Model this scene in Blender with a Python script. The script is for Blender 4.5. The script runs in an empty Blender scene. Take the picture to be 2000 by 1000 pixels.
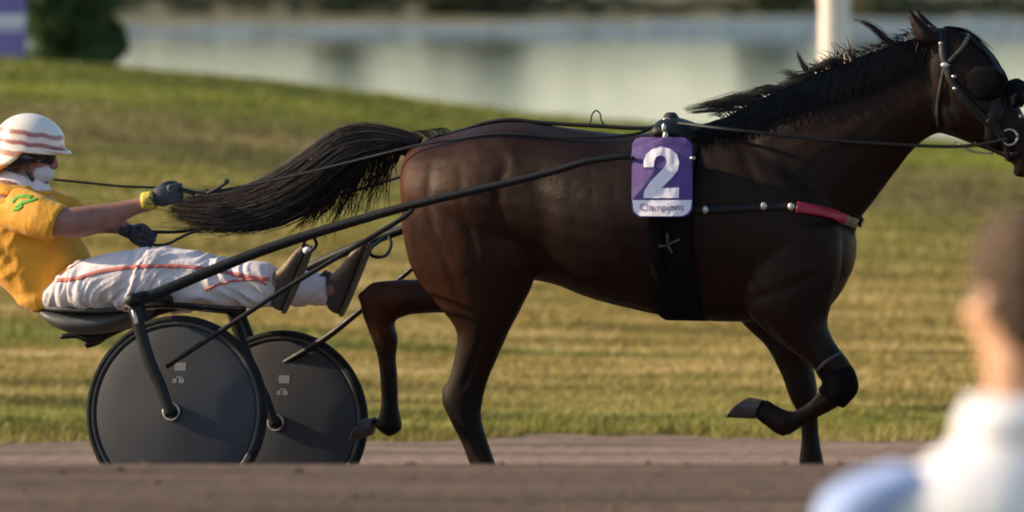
import bpy, bmesh, math, random
import numpy as np
from mathutils import Vector, Matrix, noise
from mathutils.bvhtree import BVHTree

random.seed(7); np.random.seed(7)
scene = bpy.context.scene
C = scene.collection
R = math.radians

# ------------------------------------------------------------------ camera
F = 12500.0                      # focal length in pixels of a 2000 px wide picture
PITCH = R(2.5)
CAM = Vector((0.0, -25.0, 2.2))
cd = bpy.data.cameras.new('camera'); cam = bpy.data.objects.new('camera', cd); C.objects.link(cam)
cam.location = CAM; cam.rotation_euler = (R(90) - PITCH, 0, 0)
cd.sensor_width = 36.0; cd.lens = 36.0 * F / 2000.0
cd.clip_start = 0.5; cd.clip_end = 6000
cd.dof.use_dof = True; cd.dof.focus_distance = 24.9; cd.dof.aperture_fstop = 2.7
scene.camera = cam

# ------------------------------------------------------------------ world and sun
SUN_EL = R(23); SUN_AZ = Vector((-0.985, 0.17, 0)).normalized()     # direction to the sun on the ground plane
sun_dir = Vector((SUN_AZ.x * math.cos(SUN_EL), SUN_AZ.y * math.cos(SUN_EL), math.sin(SUN_EL)))
w = bpy.data.worlds.new('World'); scene.world = w; w.use_nodes = True
nt = w.node_tree; nt.nodes.clear()
sky = nt.nodes.new('ShaderNodeTexSky'); sky.sky_type = 'NISHITA'; sky.sun_disc = False
sky.sun_elevation = SUN_EL; sky.sun_rotation = math.atan2(-SUN_AZ.x, SUN_AZ.y) * -1
sky.dust_density = 0.6; sky.air_density = 1.0; sky.ozone_density = 1.6
bg = nt.nodes.new('ShaderNodeBackground'); bg.inputs[1].default_value = 0.108
wo = nt.nodes.new('ShaderNodeOutputWorld')
nt.links.new(sky.outputs[0], bg.inputs[0]); nt.links.new(bg.outputs[0], wo.inputs[0])
sl = bpy.data.lights.new('sun', 'SUN'); sl.energy = 4.1; sl.angle = R(0.8); sl.color = (1.0, 0.79, 0.54)
so = bpy.data.objects.new('sun', sl); C.objects.link(so)
so.rotation_euler = sun_dir.to_track_quat('Z', 'Y').to_euler(); so.location = (-30, 10, 20)
scene.view_settings.view_transform = 'Standard'; scene.view_settings.look = 'None'
scene.view_settings.gamma = 1.0; scene.view_settings.exposure = 0.84
scene.cycles.use_denoising = True
scene.cycles.filter_width = 1.9
scene.cycles.max_bounces = 6

# ------------------------------------------------------------------ pixel <-> place helpers
_f = Vector((0, math.cos(PITCH), -math.sin(PITCH))); _u = Vector((0, math.sin(PITCH), math.cos(PITCH)))
def ray(px, py): return _f + Vector((1, 0, 0)) * ((px - 1000) / F) + _u * (-(py - 500) / F)
def W(px, py, y):
    d = ray(px, py); return CAM + d * ((y - CAM.y) / d.y)
def to_py(p):
    q = p - CAM; return 500 - F * q.dot(_u) / q.dot(_f)
HEAD = R(18)                                    # the team is turned 18 degrees towards the camera
EU = Vector((math.cos(HEAD), -math.sin(HEAD), 0)); EV = Vector((math.sin(HEAD), math.cos(HEAD), 0)); EZ = Vector((0, 0, 1))
def L(px, py, v):                               # point on the vertical plane v metres from the horse's middle
    d = ray(px, py); return CAM + d * ((v - CAM.dot(EV)) / d.dot(EV))
def uvz(u, v, z): return EU * u + EV * v + EZ * z
def loc(p): return (p.dot(EU), p.dot(EV), p.z)

# ------------------------------------------------------------------ mesh helpers
def cr(P, sub):                                 # Catmull-Rom through rows of an array
    P = np.asarray(P, float); n = len(P)
    if n < 3: return np.array([P[0] + (P[-1] - P[0]) * t for t in np.linspace(0, 1, sub * (n - 1) + 1)])
    out = []
    for i in range(n - 1):
        a, b, c, d = P[max(i - 1, 0)], P[i], P[i + 1], P[min(i + 2, n - 1)]
        for k in range(sub):
            t = k / sub
            out.append(0.5 * ((2 * b) + (-a + c) * t + (2 * a - 5 * b + 4 * c - d) * t * t + (-a + 3 * b - 3 * c + d) * t ** 3))
    out.append(P[-1]); return np.array(out)

class MB:
    def __init__(s): s.v = []; s.f = []
    def add(s, v, f):
        o = len(s.v); s.v += [Vector(p) for p in v]; s.f += [tuple(i + o for i in q) for q in f]; return s
    def rings(s, rings, cap=True):
        n = len(rings[0]); v = [p for r in rings for p in r]; f = []
        for i in range(len(rings) - 1):
            for j in range(n):
                k = (j + 1) % n; f.append((i * n + j, i * n + k, (i + 1) * n + k, (i + 1) * n + j))
        if cap:
            for r, base, flip in ((rings[0], 0, True), (rings[-1], (len(rings) - 1) * n, False)):
                c = sum((Vector(p) for p in r), Vector()) / n; v.append(c); ci = len(v) - 1
                for j in range(n):
                    k = (j + 1) % n; f.append((base + k, base + j, ci) if flip else (base + j, base + k, ci))
        return s.add(v, f)
    def loft(s, st, n=20, sub=4, lat=None, rnd=0.0, ex=2.0):
        """st: rows (A, B, w): opposite outline points and the sideways half width"""
        lat = lat or EV
        P = cr([list(a) + list(b) + [w_] for a, b, w_ in st], sub)
        rows = []
        for r in P: rows.append((Vector(r[0:3]), Vector(r[3:6]), max(r[6], 0.002)))
        rg = []
        def ring(c, e, w_):
            o = []
            for j in range(n):
                t = 2 * math.pi * j / n; co, si = math.cos(t), math.sin(t)
                co = math.copysign(abs(co) ** (2 / ex), co); si = math.copysign(abs(si) ** (2 / ex), si)
                o.append(c + e * co + lat * (w_ * si))
            return o
        def capend(i, j):
            a, b, w_ = rows[i]; c = (a + b) / 2; c2 = (rows[j][0] + rows[j][1]) / 2; d = (c - c2).normalized()
            return [ring(c + d * rnd * q, (a - b) / 2 * k, w_ * k) for q, k in ((1.0, .25), (.85, .55), (.5, .85))]
        if rnd: rg += capend(0, 1)
        for a, b, w_ in rows: rg.append(ring((a + b) / 2, (a - b) / 2, w_))
        if rnd: rg += capend(-1, -2)[::-1]
        return s.rings(rg)
    def tube(s, pts, rad, n=8, sub=3, flat=1.0, up=None, cap=True):
        if not hasattr(rad, '__len__'): rad = [rad] * len(pts)
        P = cr([list(p) + [r] for p, r in zip(pts, rad)], sub) if sub > 1 else np.array([list(p) + [r] for p, r in zip(pts, rad)])
        rg = []; nrm = up
        for i in range(len(P)):
            t = Vector(P[min(i + 1, len(P) - 1)][:3]) - Vector(P[max(i - 1, 0)][:3])
            if t.length < 1e-9: t = Vector((0, 0, 1))
            t.normalize()
            if nrm is None: nrm = t.orthogonal()
            nrm = (nrm - t * nrm.dot(t)); nrm = nrm.normalized() if nrm.length > 1e-6 else t.orthogonal().normalized()
            b = t.cross(nrm); c = Vector(P[i][:3]); r = P[i][3]
            rg.append([c + nrm * (r * math.cos(2 * math.pi * j / n)) + b * (r * flat * math.sin(2 * math.pi * j / n)) for j in range(n)])
        return s.rings(rg, cap)
    def ell(s, c, rx, ry, rz, ax=None, nu=16, nv=10):
        ax = ax or (EU, EV, EZ); c = Vector(c); v = [c + ax[2] * rz]; f = []
        for i in range(1, nv):
            ph = math.pi * i / nv
            for j in range(nu):
                t = 2 * math.pi * j / nu
                v.append(c + ax[0] * (rx * math.sin(ph) * math.cos(t)) + ax[1] * (ry * math.sin(ph) * math.sin(t)) + ax[2] * (rz * math.cos(ph)))
        v.append(c - ax[2] * rz); last = len(v) - 1
        for j in range(nu):
            k = (j + 1) % nu; f.append((0, 1 + j, 1 + k)); f.append((last, last - nu + k, last - nu + j))
            for i in range(nv - 2): f.append((1 + i * nu + j, 1 + (i + 1) * nu + j, 1 + (i + 1) * nu + k, 1 + i * nu + k))
        return s.add(v, f)
    def box(s, c, hx, hy, hz, ax=None):
        ax = ax or (Vector((1, 0, 0)), Vector((0, 1, 0)), Vector((0, 0, 1))); c = Vector(c)
        v = [c + ax[0] * (hx * i) + ax[1] * (hy * j) + ax[2] * (hz * k) for i in (-1, 1) for j in (-1, 1) for k in (-1, 1)]
        return s.add(v, [(0, 1, 3, 2), (4, 6, 7, 5), (0, 4, 5, 1), (2, 3, 7, 6), (0, 2, 6, 4), (1, 5, 7, 3)])
    def ribbon(s, pts, nrms, width, th=0.004):
        rg = []
        for i, (p, nn) in enumerate(zip(pts, nrms)):
            t = (pts[min(i + 1, len(pts) - 1)] - pts[max(i - 1, 0)]).normalized()
            b = t.cross(nn).normalized() * (width / 2); m = nn.normalized() * th
            rg.append([p - b, p + b, p + b * .85 + m, p - b * .85 + m])
        return s.rings(rg)
    def lathe(s, prof, c, ax, n=64):                # prof: (radius, offset along ax)
        ax = ax.normalized(); a = ax.orthogonal().normalized(); b = ax.cross(a); rg = []
        for r, o in prof: rg.append([c + ax * o + a * (r * math.cos(2 * math.pi * j / n)) + b * (r * math.sin(2 * math.pi * j / n)) for j in range(n)])
        return s.rings(rg)
    def mesh(s, base=Vector(), name='m'):
        me = bpy.data.meshes.new(name); me.from_pydata([p - base for p in s.v], [], s.f)
        bm = bmesh.new(); bm.from_mesh(me); bmesh.ops.recalc_face_normals(bm, faces=bm.faces); bm.to_mesh(me); bm.free()
        return me

def remesh(me, vox, it=6, fac=0.5, disp=None):
    o = bpy.data.objects.new('temporary', me); C.objects.link(o)
    m = o.modifiers.new('r', 'REMESH'); m.mode = 'VOXEL'; m.voxel_size = vox
    if it: m = o.modifiers.new('s', 'SMOOTH'); m.factor = fac; m.iterations = it
    bpy.context.view_layer.update()
    r = bpy.data.meshes.new_from_object(o.evaluated_get(bpy.context.evaluated_depsgraph_get()))
    bpy.data.objects.remove(o); bpy.data.meshes.remove(me)
    if disp:
        nn = [v.normal.copy() for v in r.vertices]
        for v, q in zip(r.vertices, nn): v.co += q * disp(v.co)
        r.update()
    return r

def obj(name, me, mat, parent=None, smooth=True, label=None):
    o = bpy.data.objects.new(name, me); C.objects.link(o)
    if isinstance(mat, str): mat = M[mat]
    me.materials.clear(); me.materials.append(mat)
    if smooth: me.polygons.foreach_set('use_smooth', [True] * len(me.polygons))
    else: me.polygons.foreach_set('use_smooth', [False] * len(me.polygons))
    if parent is not None: o.parent = parent
    if label: o['label'] = label
    return o
def auto(o, ang=35):
    me = o.data; bm = bmesh.new(); bm.from_mesh(me)
    for e in bm.edges:
        if len(e.link_faces) == 2 and e.calc_face_angle(0) > R(ang): e.smooth = False
    bm.to_mesh(me); bm.free(); return o
def tag(o, label, cat, group=None, kind=None):
    if label: o['label'] = label
    if cat: o['category'] = cat
    if group: o['group'] = group
    if kind: o['kind'] = kind
    return o
def thing(name, base, label, cat, group=None):
    o = bpy.data.objects.new(name, None); C.objects.link(o); o.location = base; o.empty_display_size = .2
    return tag(o, label, cat, group)
def struct(name, me, mat, parent=None, smooth=True):
    o = obj(name, me, mat, parent, smooth)
    if parent is None: o['kind'] = 'structure'
    return o
def bvh_of(me, off): return BVHTree.FromPolygons([v.co + off for v in me.vertices], [tuple(p.vertices) for p in me.polygons])

# ------------------------------------------------------------------ materials
M = {}
def lin(r, g, b):
    f = lambda c: (c / 255 / 12.92) if c / 255 <= .04045 else ((c / 255 + .055) / 1.055) ** 2.4
    return (f(r), f(g), f(b), 1)
class N:
    def __init__(s, name):
        s.m = bpy.data.materials.new(name); s.m.use_nodes = True; s.t = s.m.node_tree; s.b = s.t.nodes['Principled BSDF']; M[name] = s.m
    def n(s, t, **k):
        x = s.t.nodes.new(t)
        for a, b in k.items(): setattr(x, a, b)
        return x
    def l(s, a, b): s.t.links.new(a, b)
    def coord(s, scale=(1, 1, 1), which='Object', rot=(0, 0, 0)):
        c = s.n('ShaderNodeTexCoord'); m = s.n('ShaderNodeMapping'); m.inputs['Scale'].default_value = scale; m.inputs['Rotation'].default_value = rot
        s.l(c.outputs[which], m.inputs[0]); return m.outputs[0]
    def noise(s, vec, scale, detail=4, rough=.55):
        x = s.n('ShaderNodeTexNoise'); x.inputs['Scale'].default_value = scale; x.inputs['Detail'].default_value = detail; x.inputs['Roughness'].default_value = rough
        s.l(vec, x.inputs['Vector']); return x.outputs['Fac']
    def ramp(s, fac, stops, interp='LINEAR'):
        x = s.n('ShaderNodeValToRGB'); x.color_ramp.interpolation = interp
        e = x.color_ramp.elements
        while len(e) < len(stops): e.new(.5)
        for i, (p, c) in enumerate(stops): e[i].position = p; e[i].color = c if hasattr(c, '__len__') else (c, c, c, 1)
        s.l(fac, x.inputs[0]); return x.outputs[0]
    def mix(s, fac, a, b, mode='MIX'):
        x = s.n('ShaderNodeMix', data_type='RGBA', blend_type=mode)
        for i, val in ((0, fac), (6, a), (7, b)):
            if hasattr(val, 'is_linked'): s.l(val, x.inputs[i])
            else: x.inputs[i].default_value = val
        return x.outputs[2]
    def sep(s, vec):
        x = s.n('ShaderNodeSeparateXYZ'); s.l(vec, x.inputs[0]); return x.outputs
    def math(s, op, a, b=0.0):
        x = s.n('ShaderNodeMath', operation=op)
        for i, val in ((0, a), (1, b)):
            if hasattr(val, 'is_linked'): s.l(val, x.inputs[i])
            else: x.inputs[i].default_value = val
        return x.outputs[0]
    def bump(s, fac, dist=.01, strength=.5):
        x = s.n('ShaderNodeBump'); x.inputs['Strength'].default_value = strength; x.inputs['Distance'].default_value = dist
        s.l(fac, x.inputs['Height']); s.l(x.outputs[0], s.b.inputs['Normal']); return x
    def set(s, **k):
        for a, b in k.items():
            i = s.b.inputs[a.replace('_', ' ')]
            if hasattr(b, 'is_linked'): s.l(b, i)
            else: i.default_value = b
        return s

def plain(name, col, rough=.5, metal=0.0, var=.25, scale=18, bump=0.0, bscale=120, **k):
    a = N(name); v = a.coord(); f = a.noise(v, scale, 5)
    d = tuple(c * (1 - var) for c in col[:3]) + (1,); u = tuple(min(1, c * (1 + var)) for c in col[:3]) + (1,)
    a.set(Base_Color=a.ramp(f, [(.3, d), (.7, u)]), Metallic=metal)
    a.set(Roughness=a.ramp(a.noise(v, scale * 2.3, 3), [(.3, max(rough - .08, .02)), (.7, min(rough + .1, 1))]))
    if bump: a.bump(a.noise(v, bscale, 4), bump, .6)
    a.set(**k); return a

# dirt of the track: harrowed along its length
a = N('track_dirt'); co = a.coord(); X, Y, Z = a.sep(co); v = a.coord((.16, 1.5, 1)); f1 = a.noise(v, 2.6, 6, .6); f2 = a.noise(co, 30, 6, .7); f3 = a.noise(a.coord((.5, 1, 1)), .8, 3)
c = a.ramp(f1, [(.36, (.088, .060, .040, 1)), (.5, (.138, .097, .067, 1)), (.64, (.182, .131, .093, 1))])
c = a.mix(a.ramp(f2, [(.40, .0), (.62, .6)]), c, (.080, .050, .036, 1))
c = a.mix(a.ramp(f3, [(.40, .0), (.65, .4)]), c, (.21, .14, .108, 1))
vg = a.ramp(a.math('DIVIDE', a.math('ADD', Y, a.math('MULTIPLY', a.math('SUBTRACT', f3, .5), 3.0)), 10.0), [(.25, 0), (.45, 1)])      # dry dusty verge along the inner edge
c = a.mix(a.math('MULTIPLY', vg, a.ramp(f1, [(.38, .35), (.58, .95)])), c, (.30, .215, .160, 1))
a.set(Base_Color=c, Roughness=.95, Specular_IOR_Level=.12)
vo = a.n('ShaderNodeTexVoronoi'); vo.inputs['Scale'].default_value = 9.0; a.l(co, vo.inputs['Vector'])
h = a.mix(.45, a.mix(.5, f2, vo.outputs['Distance']), a.noise(a.coord((.25, 6, 1)), 3.5, 4)); a.bump(h, .06, .9)

def turf(name, blade):
    a = N(name); co = a.coord(); X, Y, Z = a.sep(co)
    st = a.noise(a.coord((.34, 2.0, .3)), 1.0, 6, .64); st2 = a.noise(a.coord((.09, .7, .3)), 1.0, 4, .55); fi = a.noise(a.coord((2, 5, 2)), 4.0, 4)
    dry = a.ramp(st, [(.32, (.15, .115, .030, 1)), (.43, (.28, .21, .050, 1)), (.52, (.42, .305, .080, 1)), (.62, (.64, .47, .20, 1))])
    grn = a.ramp(st, [(.38, (.055, .076, .012, 1)), (.50, (.150, .195, .020, 1)), (.62, (.31, .32, .042, 1))])
    brn = a.ramp(st, [(.36, (.100, .088, .030, 1)), (.50, (.180, .155, .050, 1)), (.62, (.31, .230, .110, 1))])
    jit = a.math('ADD', Y, a.math('MULTIPLY', a.math('SUBTRACT', st2, .5), 7.0))
    jit = a.math('DIVIDE', jit, 60.0)
    zone = a.ramp(jit, [(.120, .62), (.148, .42), (.165, .85), (.185, 1), (.29, 1), (.35, .5), (.48, .35), (.515, 0)])       # 1 = dry
    zb = a.ramp(jit, [(.39, 0), (.42, .9), (.485, .9), (.515, 0)])                                  # brown belt below the crest
    zone = a.math('MULTIPLY', zone, a.ramp(st2, [(.36, .25), (.47, 1)]))
    c = a.mix(zone, grn, dry); c = a.mix(zb, c, brn)
    c = a.mix(a.ramp(fi, [(.3, .0), (.75, .22)]), c, (.10, .085, .03, 1))
    if blade:
        at = a.n('ShaderNodeAttribute', attribute_name='tint'); c = a.mix(a.math('MULTIPLY', at.outputs['Fac'], .3), c, (.24, .21, .06, 1))
        a.set(Base_Color=c, Roughness=.6, Specular_IOR_Level=.25)
        tr = a.n('ShaderNodeBsdfTranslucent'); ms = a.n('ShaderNodeMixShader'); ms.inputs[0].default_value = .3
        a.l(c, tr.inputs[0]); a.l(a.b.outputs[0], ms.inputs[1]); a.l(tr.outputs[0], ms.inputs[2]); a.l(ms.outputs[0], a.t.nodes['Material Output'].inputs[0])
    else:
        # far shore beyond the pond: pale gravel, grass, then grey road
        far = a.ramp(a.math('DIVIDE', a.math('ADD', Y, a.math('MULTIPLY', a.math('SUBTRACT', a.noise(a.coord((.08, .3, 1)), 1.0, 4), .5), 6)), 400.0),
                     [(.46, (.30, .27, .19, 1)), (.475, (.13, .13, .07, 1)), (.53, (.12, .115, .075, 1)), (.57, (.17, .15, .13, 1)), (.62, (.19, .17, .15, 1)), (.66, (.09, .11, .05, 1))])
        c = a.mix(a.ramp(a.math('DIVIDE', Y, 400.0), [(.118, 0), (.128, 1)]), c, a.mix(a.ramp(st, [(.4, 0), (.7, .5)]), far, (.32, .28, .18, 1)))
        sand = a.ramp(a.math('DIVIDE', Y, 100.0), [(.33, 0), (.40, 1), (.55, 1), (.6, 0)])
        c = a.mix(a.math('MULTIPLY', sand, a.ramp(st2, [(.40, 0), (.52, 1)])), c, (.36, .26, .17, 1))
        a.set(Base_Color=c, Roughness=.9, Specular_IOR_Level=.15)
        a.bump(a.mix(.5, fi, a.noise(co, 45, 4)), .05, .8)
turf('turf', False); turf('grass_blades', True)

a = N('pond_water'); a.set(Base_Color=(.030, .038, .022, 1), Roughness=.04, IOR=1.33, Specular_IOR_Level=.5)
a.bump(a.mix(.4, a.noise(a.coord((.25, 1.2, 1)), 1.3, 3), a.noise(a.coord((.06, .5, 1)), 1.0, 2)), .03, 1.0)

# horse
a = N('bay_coat'); co = a.coord(); X, Y, Z = a.sep(co)
pat = a.noise(co, 3.0, 4); pat2 = a.noise(co, 9.0, 5, .6); fine = a.noise(a.coord((30, 30, 9), rot=(0, .5, 0)), 14, 3)
c = a.ramp(a.mix(.35, pat, pat2), [(.36, (.017, .0054, .0030, 1)), (.50, (.034, .0098, .0046, 1)), (.64, (.070, .0185, .0068, 1))])  # bay tones, raised redder so the rump carries painted sun glow
pn = a.math('MULTIPLY', a.math('SUBTRACT', pat, .5), .3)
pts_ = a.ramp(a.math('ADD', Z, pn), [(.46, (1, 1, 1, 1)), (.82, (0, 0, 0, 1))])
c = a.mix(pts_, c, (.0042, .0034, .0034, 1))
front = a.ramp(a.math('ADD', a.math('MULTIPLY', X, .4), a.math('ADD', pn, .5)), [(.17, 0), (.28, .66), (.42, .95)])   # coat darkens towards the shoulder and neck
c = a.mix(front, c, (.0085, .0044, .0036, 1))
a.set(Base_Color=c, Roughness=a.ramp(a.mix(.5, fine, pat2), [(.36, .36), (.64, .58)]), Specular_IOR_Level=.15, Specular_Tint=(1, .80, .70, 1))
a.bump(a.mix(.55, a.noise(co, 16, 5, .6), fine), .007, .45)
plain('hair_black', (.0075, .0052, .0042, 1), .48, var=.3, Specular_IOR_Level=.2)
plain('hair_sun_tint', (.055, .028, .014, 1), .45, var=.3)  # brown copy of the black hair, sunlight put into its colour
plain('hoof_horn', (.045, .040, .036, 1), .6, var=.4, scale=30, bump=.004, bscale=60)
plain('leather_black', (.006, .006, .0065, 1), .5, Specular_IOR_Level=.25, bump=.001, bscale=300)
plain('pad_dark', (.016, .017, .021, 1), .75, bump=.002, bscale=200)
plain('felt_black', (.0035, .0035, .004, 1), .95, Specular_IOR_Level=.1, bump=.004, bscale=260)
plain('strap_red', (.34, .012, .035, 1), .5, bump=.001)
plain('steel', (.42, .40, .38, 1), .42, metal=1.0, var=.08)
plain('strap_mauve', (.040, .034, .050, 1), .8)
plain('eye_dark', (.006, .004, .003, 1), .06, var=.1)
plain('cloth_purple', (.085, .042, .21, 1), .7, var=.10, scale=9, bump=.001, bscale=400)
plain('print_white', (.78, .74, .82, 1), .65, var=.04)
plain('print_grey', (.22, .18, .30, 1), .7, var=.1)
# sulky
plain('paint_black', (.006, .006, .007, 1), .5, var=.2, Specular_IOR_Level=.3)
a = N('disc_cover'); v = a.coord(); f = a.noise(v, 5, 5); c = a.ramp(f, [(.3, (.027, .028, .033, 1)), (.7, (.040, .041, .047, 1))])
dirt = a.ramp(a.noise(v, 26, 6, .7), [(.60, 0), (.80, .25)]); c = a.mix(dirt, c, (.10, .085, .07, 1)); a.set(Base_Color=c, Roughness=.55, Specular_IOR_Level=.3); a.bump(f, .002, .3)
plain('rubber', (.012, .0115, .0115, 1), .85, Specular_IOR_Level=.2, bump=.002, bscale=150)
plain('rim_grey', (.055, .054, .052, 1), .6, Specular_IOR_Level=.25)
plain('decal_grey', (.17, .17, .18, 1), .6, var=.15)
plain('seat_vinyl', (.055, .056, .055, 1), .55, bump=.001)
# people
a = N('skin'); v = a.coord(); f = a.noise(v, 22, 5); a.set(Base_Color=a.ramp(f, [(.3, (.24, .105, .080, 1)), (.7, (.33, .155, .115, 1))]), Roughness=.5, Subsurface_Weight=.12, Subsurface_Scale=.01); a.bump(a.noise(v, 160, 3), .001, .4)
a = N('skin_warm'); v = a.coord(); f = a.noise(v, 20, 5); a.set(Base_Color=a.ramp(f, [(.3, (.50, .25, .14, 1)), (.7, (.62, .34, .21, 1))]), Roughness=.5, Subsurface_Weight=.12, Subsurface_Scale=.01)
def cloth(name, col, dark, sc=5.0, b=.02):
    a = N(name); v = a.coord(); f = a.noise(v, sc, 4); wv = a.noise(a.coord((5, 5, 1.6), rot=(.3, .5, .2)), 5, 5, .6)
    a.set(Base_Color=a.ramp(f, [(.3, dark), (.7, col)]), Roughness=.75, Sheen_Weight=.1); a.bump(wv, b, .3); return a
cloth('shirt_yellow', (.78, .37, .016, 1), (.62, .26, .010, 1))
cloth('trouser_white', (.74, .68, .70, 1), (.58, .51, .52, 1), 9.0, b=.03)
cloth('shirt_white', (.82, .81, .84, 1), (.76, .75, .80, 1), b=.008)
cloth('shirt_blue', (.34, .46, .78, 1), (.29, .40, .70, 1), b=.008)
cloth('denim', (.06, .08, .14, 1), (.05, .06, .11, 1))
plain('stripe_pink', (.50, .14, .11, 1), .75, var=.12)
plain('patch_green', (.10, .36, .03, 1), .75, var=.3)
plain('glove_grey', (.030, .033, .045, 1), .6, bump=.002)
plain('wrist_yellow', (.48, .38, .03, 1), .6)
plain('boot_dark', (.050, .036, .028, 1), .5, bump=.001)
plain('boot_sole', (.10, .075, .05, 1), .8)
plain('boot_tan', (.19, .13, .07, 1), .7, var=.45, scale=40)
plain('mask_grey', (.55, .53, .58, 1), .8, var=.08)
plain('visor_dark', (.012, .010, .018, 1), .15)
a = N('helmet_shell'); co = a.coord(); X, Y, Z = a.sep(co)
ph = a.math('ADD', Z, a.math('MULTIPLY', X, .12)); ph = a.math('ADD', ph, a.math('MULTIPLY', a.math('SUBTRACT', a.noise(a.coord((6, 6, 2)), 2.2, 2), .5), .03))
s1 = a.ramp(a.math('DIVIDE', a.math('ADD', ph, .1), .3), [(.0, (.66, .30, .10, 1)), (.14, (.66, .30, .10, 1)), (.17, (.80, .74, .66, 1)), (.26, (.80, .74, .66, 1)), (.28, (.46, .19, .10, 1)), (.34, (.46, .19, .10, 1)), (.35, (.80, .72, .64, 1)), (.42, (.78, .70, .62, 1)), (.44, (.36, .10, .07, 1)), (.48, (.36, .10, .07, 1)), (.50, (.76, .62, .55, 1)), (.56, (.76, .62, .55, 1)), (.58, (.40, .15, .11, 1)), (.62, (.40, .15, .11, 1)), (.65, (.80, .74, .66, 1)), (1, (.80, .74, .66, 1))])
a.set(Base_Color=s1, Roughness=.32, Coat_Weight=.2)
plain('hair_man', (.085, .055, .036, 1), .7, var=.4, scale=60, bump=.006, bscale=90, Specular_IOR_Level=.15)
# scenery
for nm, k in (('leaf', ((.040, .085, .026, 1), (.080, .150, .042, 1), (.15, .20, .060, 1))), ('leaf_olive', ((.12, .12, .055, 1), (.17, .17, .080, 1), (.24, .225, .11, 1)))):
  a = N(nm); at = a.n('ShaderNodeAttribute', attribute_name='tint'); c = a.ramp(at.outputs['Fac'], [(0, k[0]), (.6, k[1]), (1, k[2])])
  a.set(Base_Color=c, Roughness=.55); tr = a.n('ShaderNodeBsdfTranslucent'); ms = a.n('ShaderNodeMixShader'); ms.inputs[0].default_value = .25
  a.l(c, tr.inputs[0]); a.l(a.b.outputs[0], ms.inputs[1]); a.l(tr.outputs[0], ms.inputs[2]); a.l(ms.outputs[0], a.t.nodes['Material Output'].inputs[0])
plain('bark', (.09, .065, .045, 1), .9, bump=.02, bscale=20)
plain('post_white', (.80, .70, .60, 1), .6, var=.10, scale=6, bump=.003, bscale=30)
plain('banner_purple', (.20, .15, .42, 1), .6, var=.12)
plain('banner_white', (.76, .74, .78, 1), .6, var=.06)
plain('concrete_pale', (.78, .74, .64, 1), .85, var=.22, scale=2, bump=.01, bscale=12)
plain('rail_dark', (.030, .028, .026, 1), .5)

# ------------------------------------------------------------------ where the sulky stands fixes the bank of the track
WR = 0.377                                           # wheel radius
hub_n = L(345, 805, -.575); hub_f = L(548, 826, .575)
g1 = hub_n.z - WR; g2 = hub_f.z - WR
sb = (g1 - g2) / (hub_f.y - hub_n.y)
def bank(y): return g1 - sb * (y - hub_n.y)
s912 = math.tan(PITCH + math.atan(412 / F))
# crest: bank plane meets the sight line through row 912
A0 = g1 + sb * hub_n.y                               # bank z = A0 - sb*y ; sight z = B0 - s912*y
B0 = CAM.z + s912 * CAM.y
yc = (A0 - B0) / (sb - s912)
zc_ = A0 - sb * yc
zfl = bank(2.2)
_py = np.arange(-40, 60, .1)
def make_profile(dz):
    z = np.interp(_py, [-40, -13.2, -9.0, yc - 1.6, yc, 2.2, 2.6, 60], [0, 0, zc_ - .14, zc_ + .02 + dz, zc_ + dz * .6, zfl, zfl - .005, zfl - .01])
    k = np.ones(5) / 5; return np.convolve(np.pad(z, 2, mode='edge'), k, 'valid')
lo, hi = -.3, .5
for _ in range(40):
    dz = (lo + hi) / 2; pr = make_profile(dz)
    m = min(to_py(Vector((0, y, z))) for y, z in zip(_py, pr) if -9 < y < -.9)
    if m > 912: lo = dz
    else: hi = dz
prof = make_profile(dz)
ZP = 0.35                                            # pond level
RIDGE = [(-3000, 105), (-300, 112), (0, 117), (60, 120), (300, 141), (500, 158), (750, 189), (1000, 224), (1300, 250), (1600, 268), (1900, 282), (2300, 300), (4000, 330)]
YR = 35.0
rx = np.array([(p - 1000) / F * 60.1 for p, _ in RIDGE]); rz = np.array([W(p, q, YR).z for p, q in RIDGE])
EDGE = [(-4000, 872), (0, 868), (500, 866), (900, 860), (1100, 850), (1400, 858), (1700, 860), (2000, 852), (5000, 850)]
ey = []
for p, q in EDGE:
    d = ray(p, q); t = (zfl - CAM.z) / d.z; ey.append((CAM.x + d.x * t, CAM.y + d.y * t))
exx = np.array([e[0] for e in ey]); eyy = np.array([e[1] for e in ey])
def edge(x): return float(np.interp(x, exx, eyy)) + .42 * noise.noise((x * .8, 3.1, 0)) + .22 * noise.noise((x * 3.1, 1.1, 0))
def T(x, y):
    if y < 4: z = float(np.interp(y, _py, prof)); return z
    e = float(np.interp(x, exx, eyy)); zr = float(np.interp(x, rx, rz))
    if y < e: return zfl - .006
    if y < YR:
        t = (y - e) / (YR - e); s = t * .82 + .18 * t * t * (3 - 2 * t)
        z = zfl + (zr - zfl) * s
        z += .05 * noise.noise((x * .35, y * .5, 0)) * math.sin(math.pi * t)
        return z
    if y < 52:
        t = (y - YR) / 17; return zr + (ZP - .5 - zr) * (t * t * (3 - 2 * t))
    if y < 178: return ZP - .5
    if y < 184: return ZP - .5 + (y - 178) / 6 * .5 + .0
    return float(np.interp(y, [184, 190, 215, 260, 700, 5000], [ZP, ZP + .55, ZP + 1.15, ZP + 1.6, 3.2, 6])) + .08 * noise.noise((x * .05, y * .05, 0))

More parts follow.
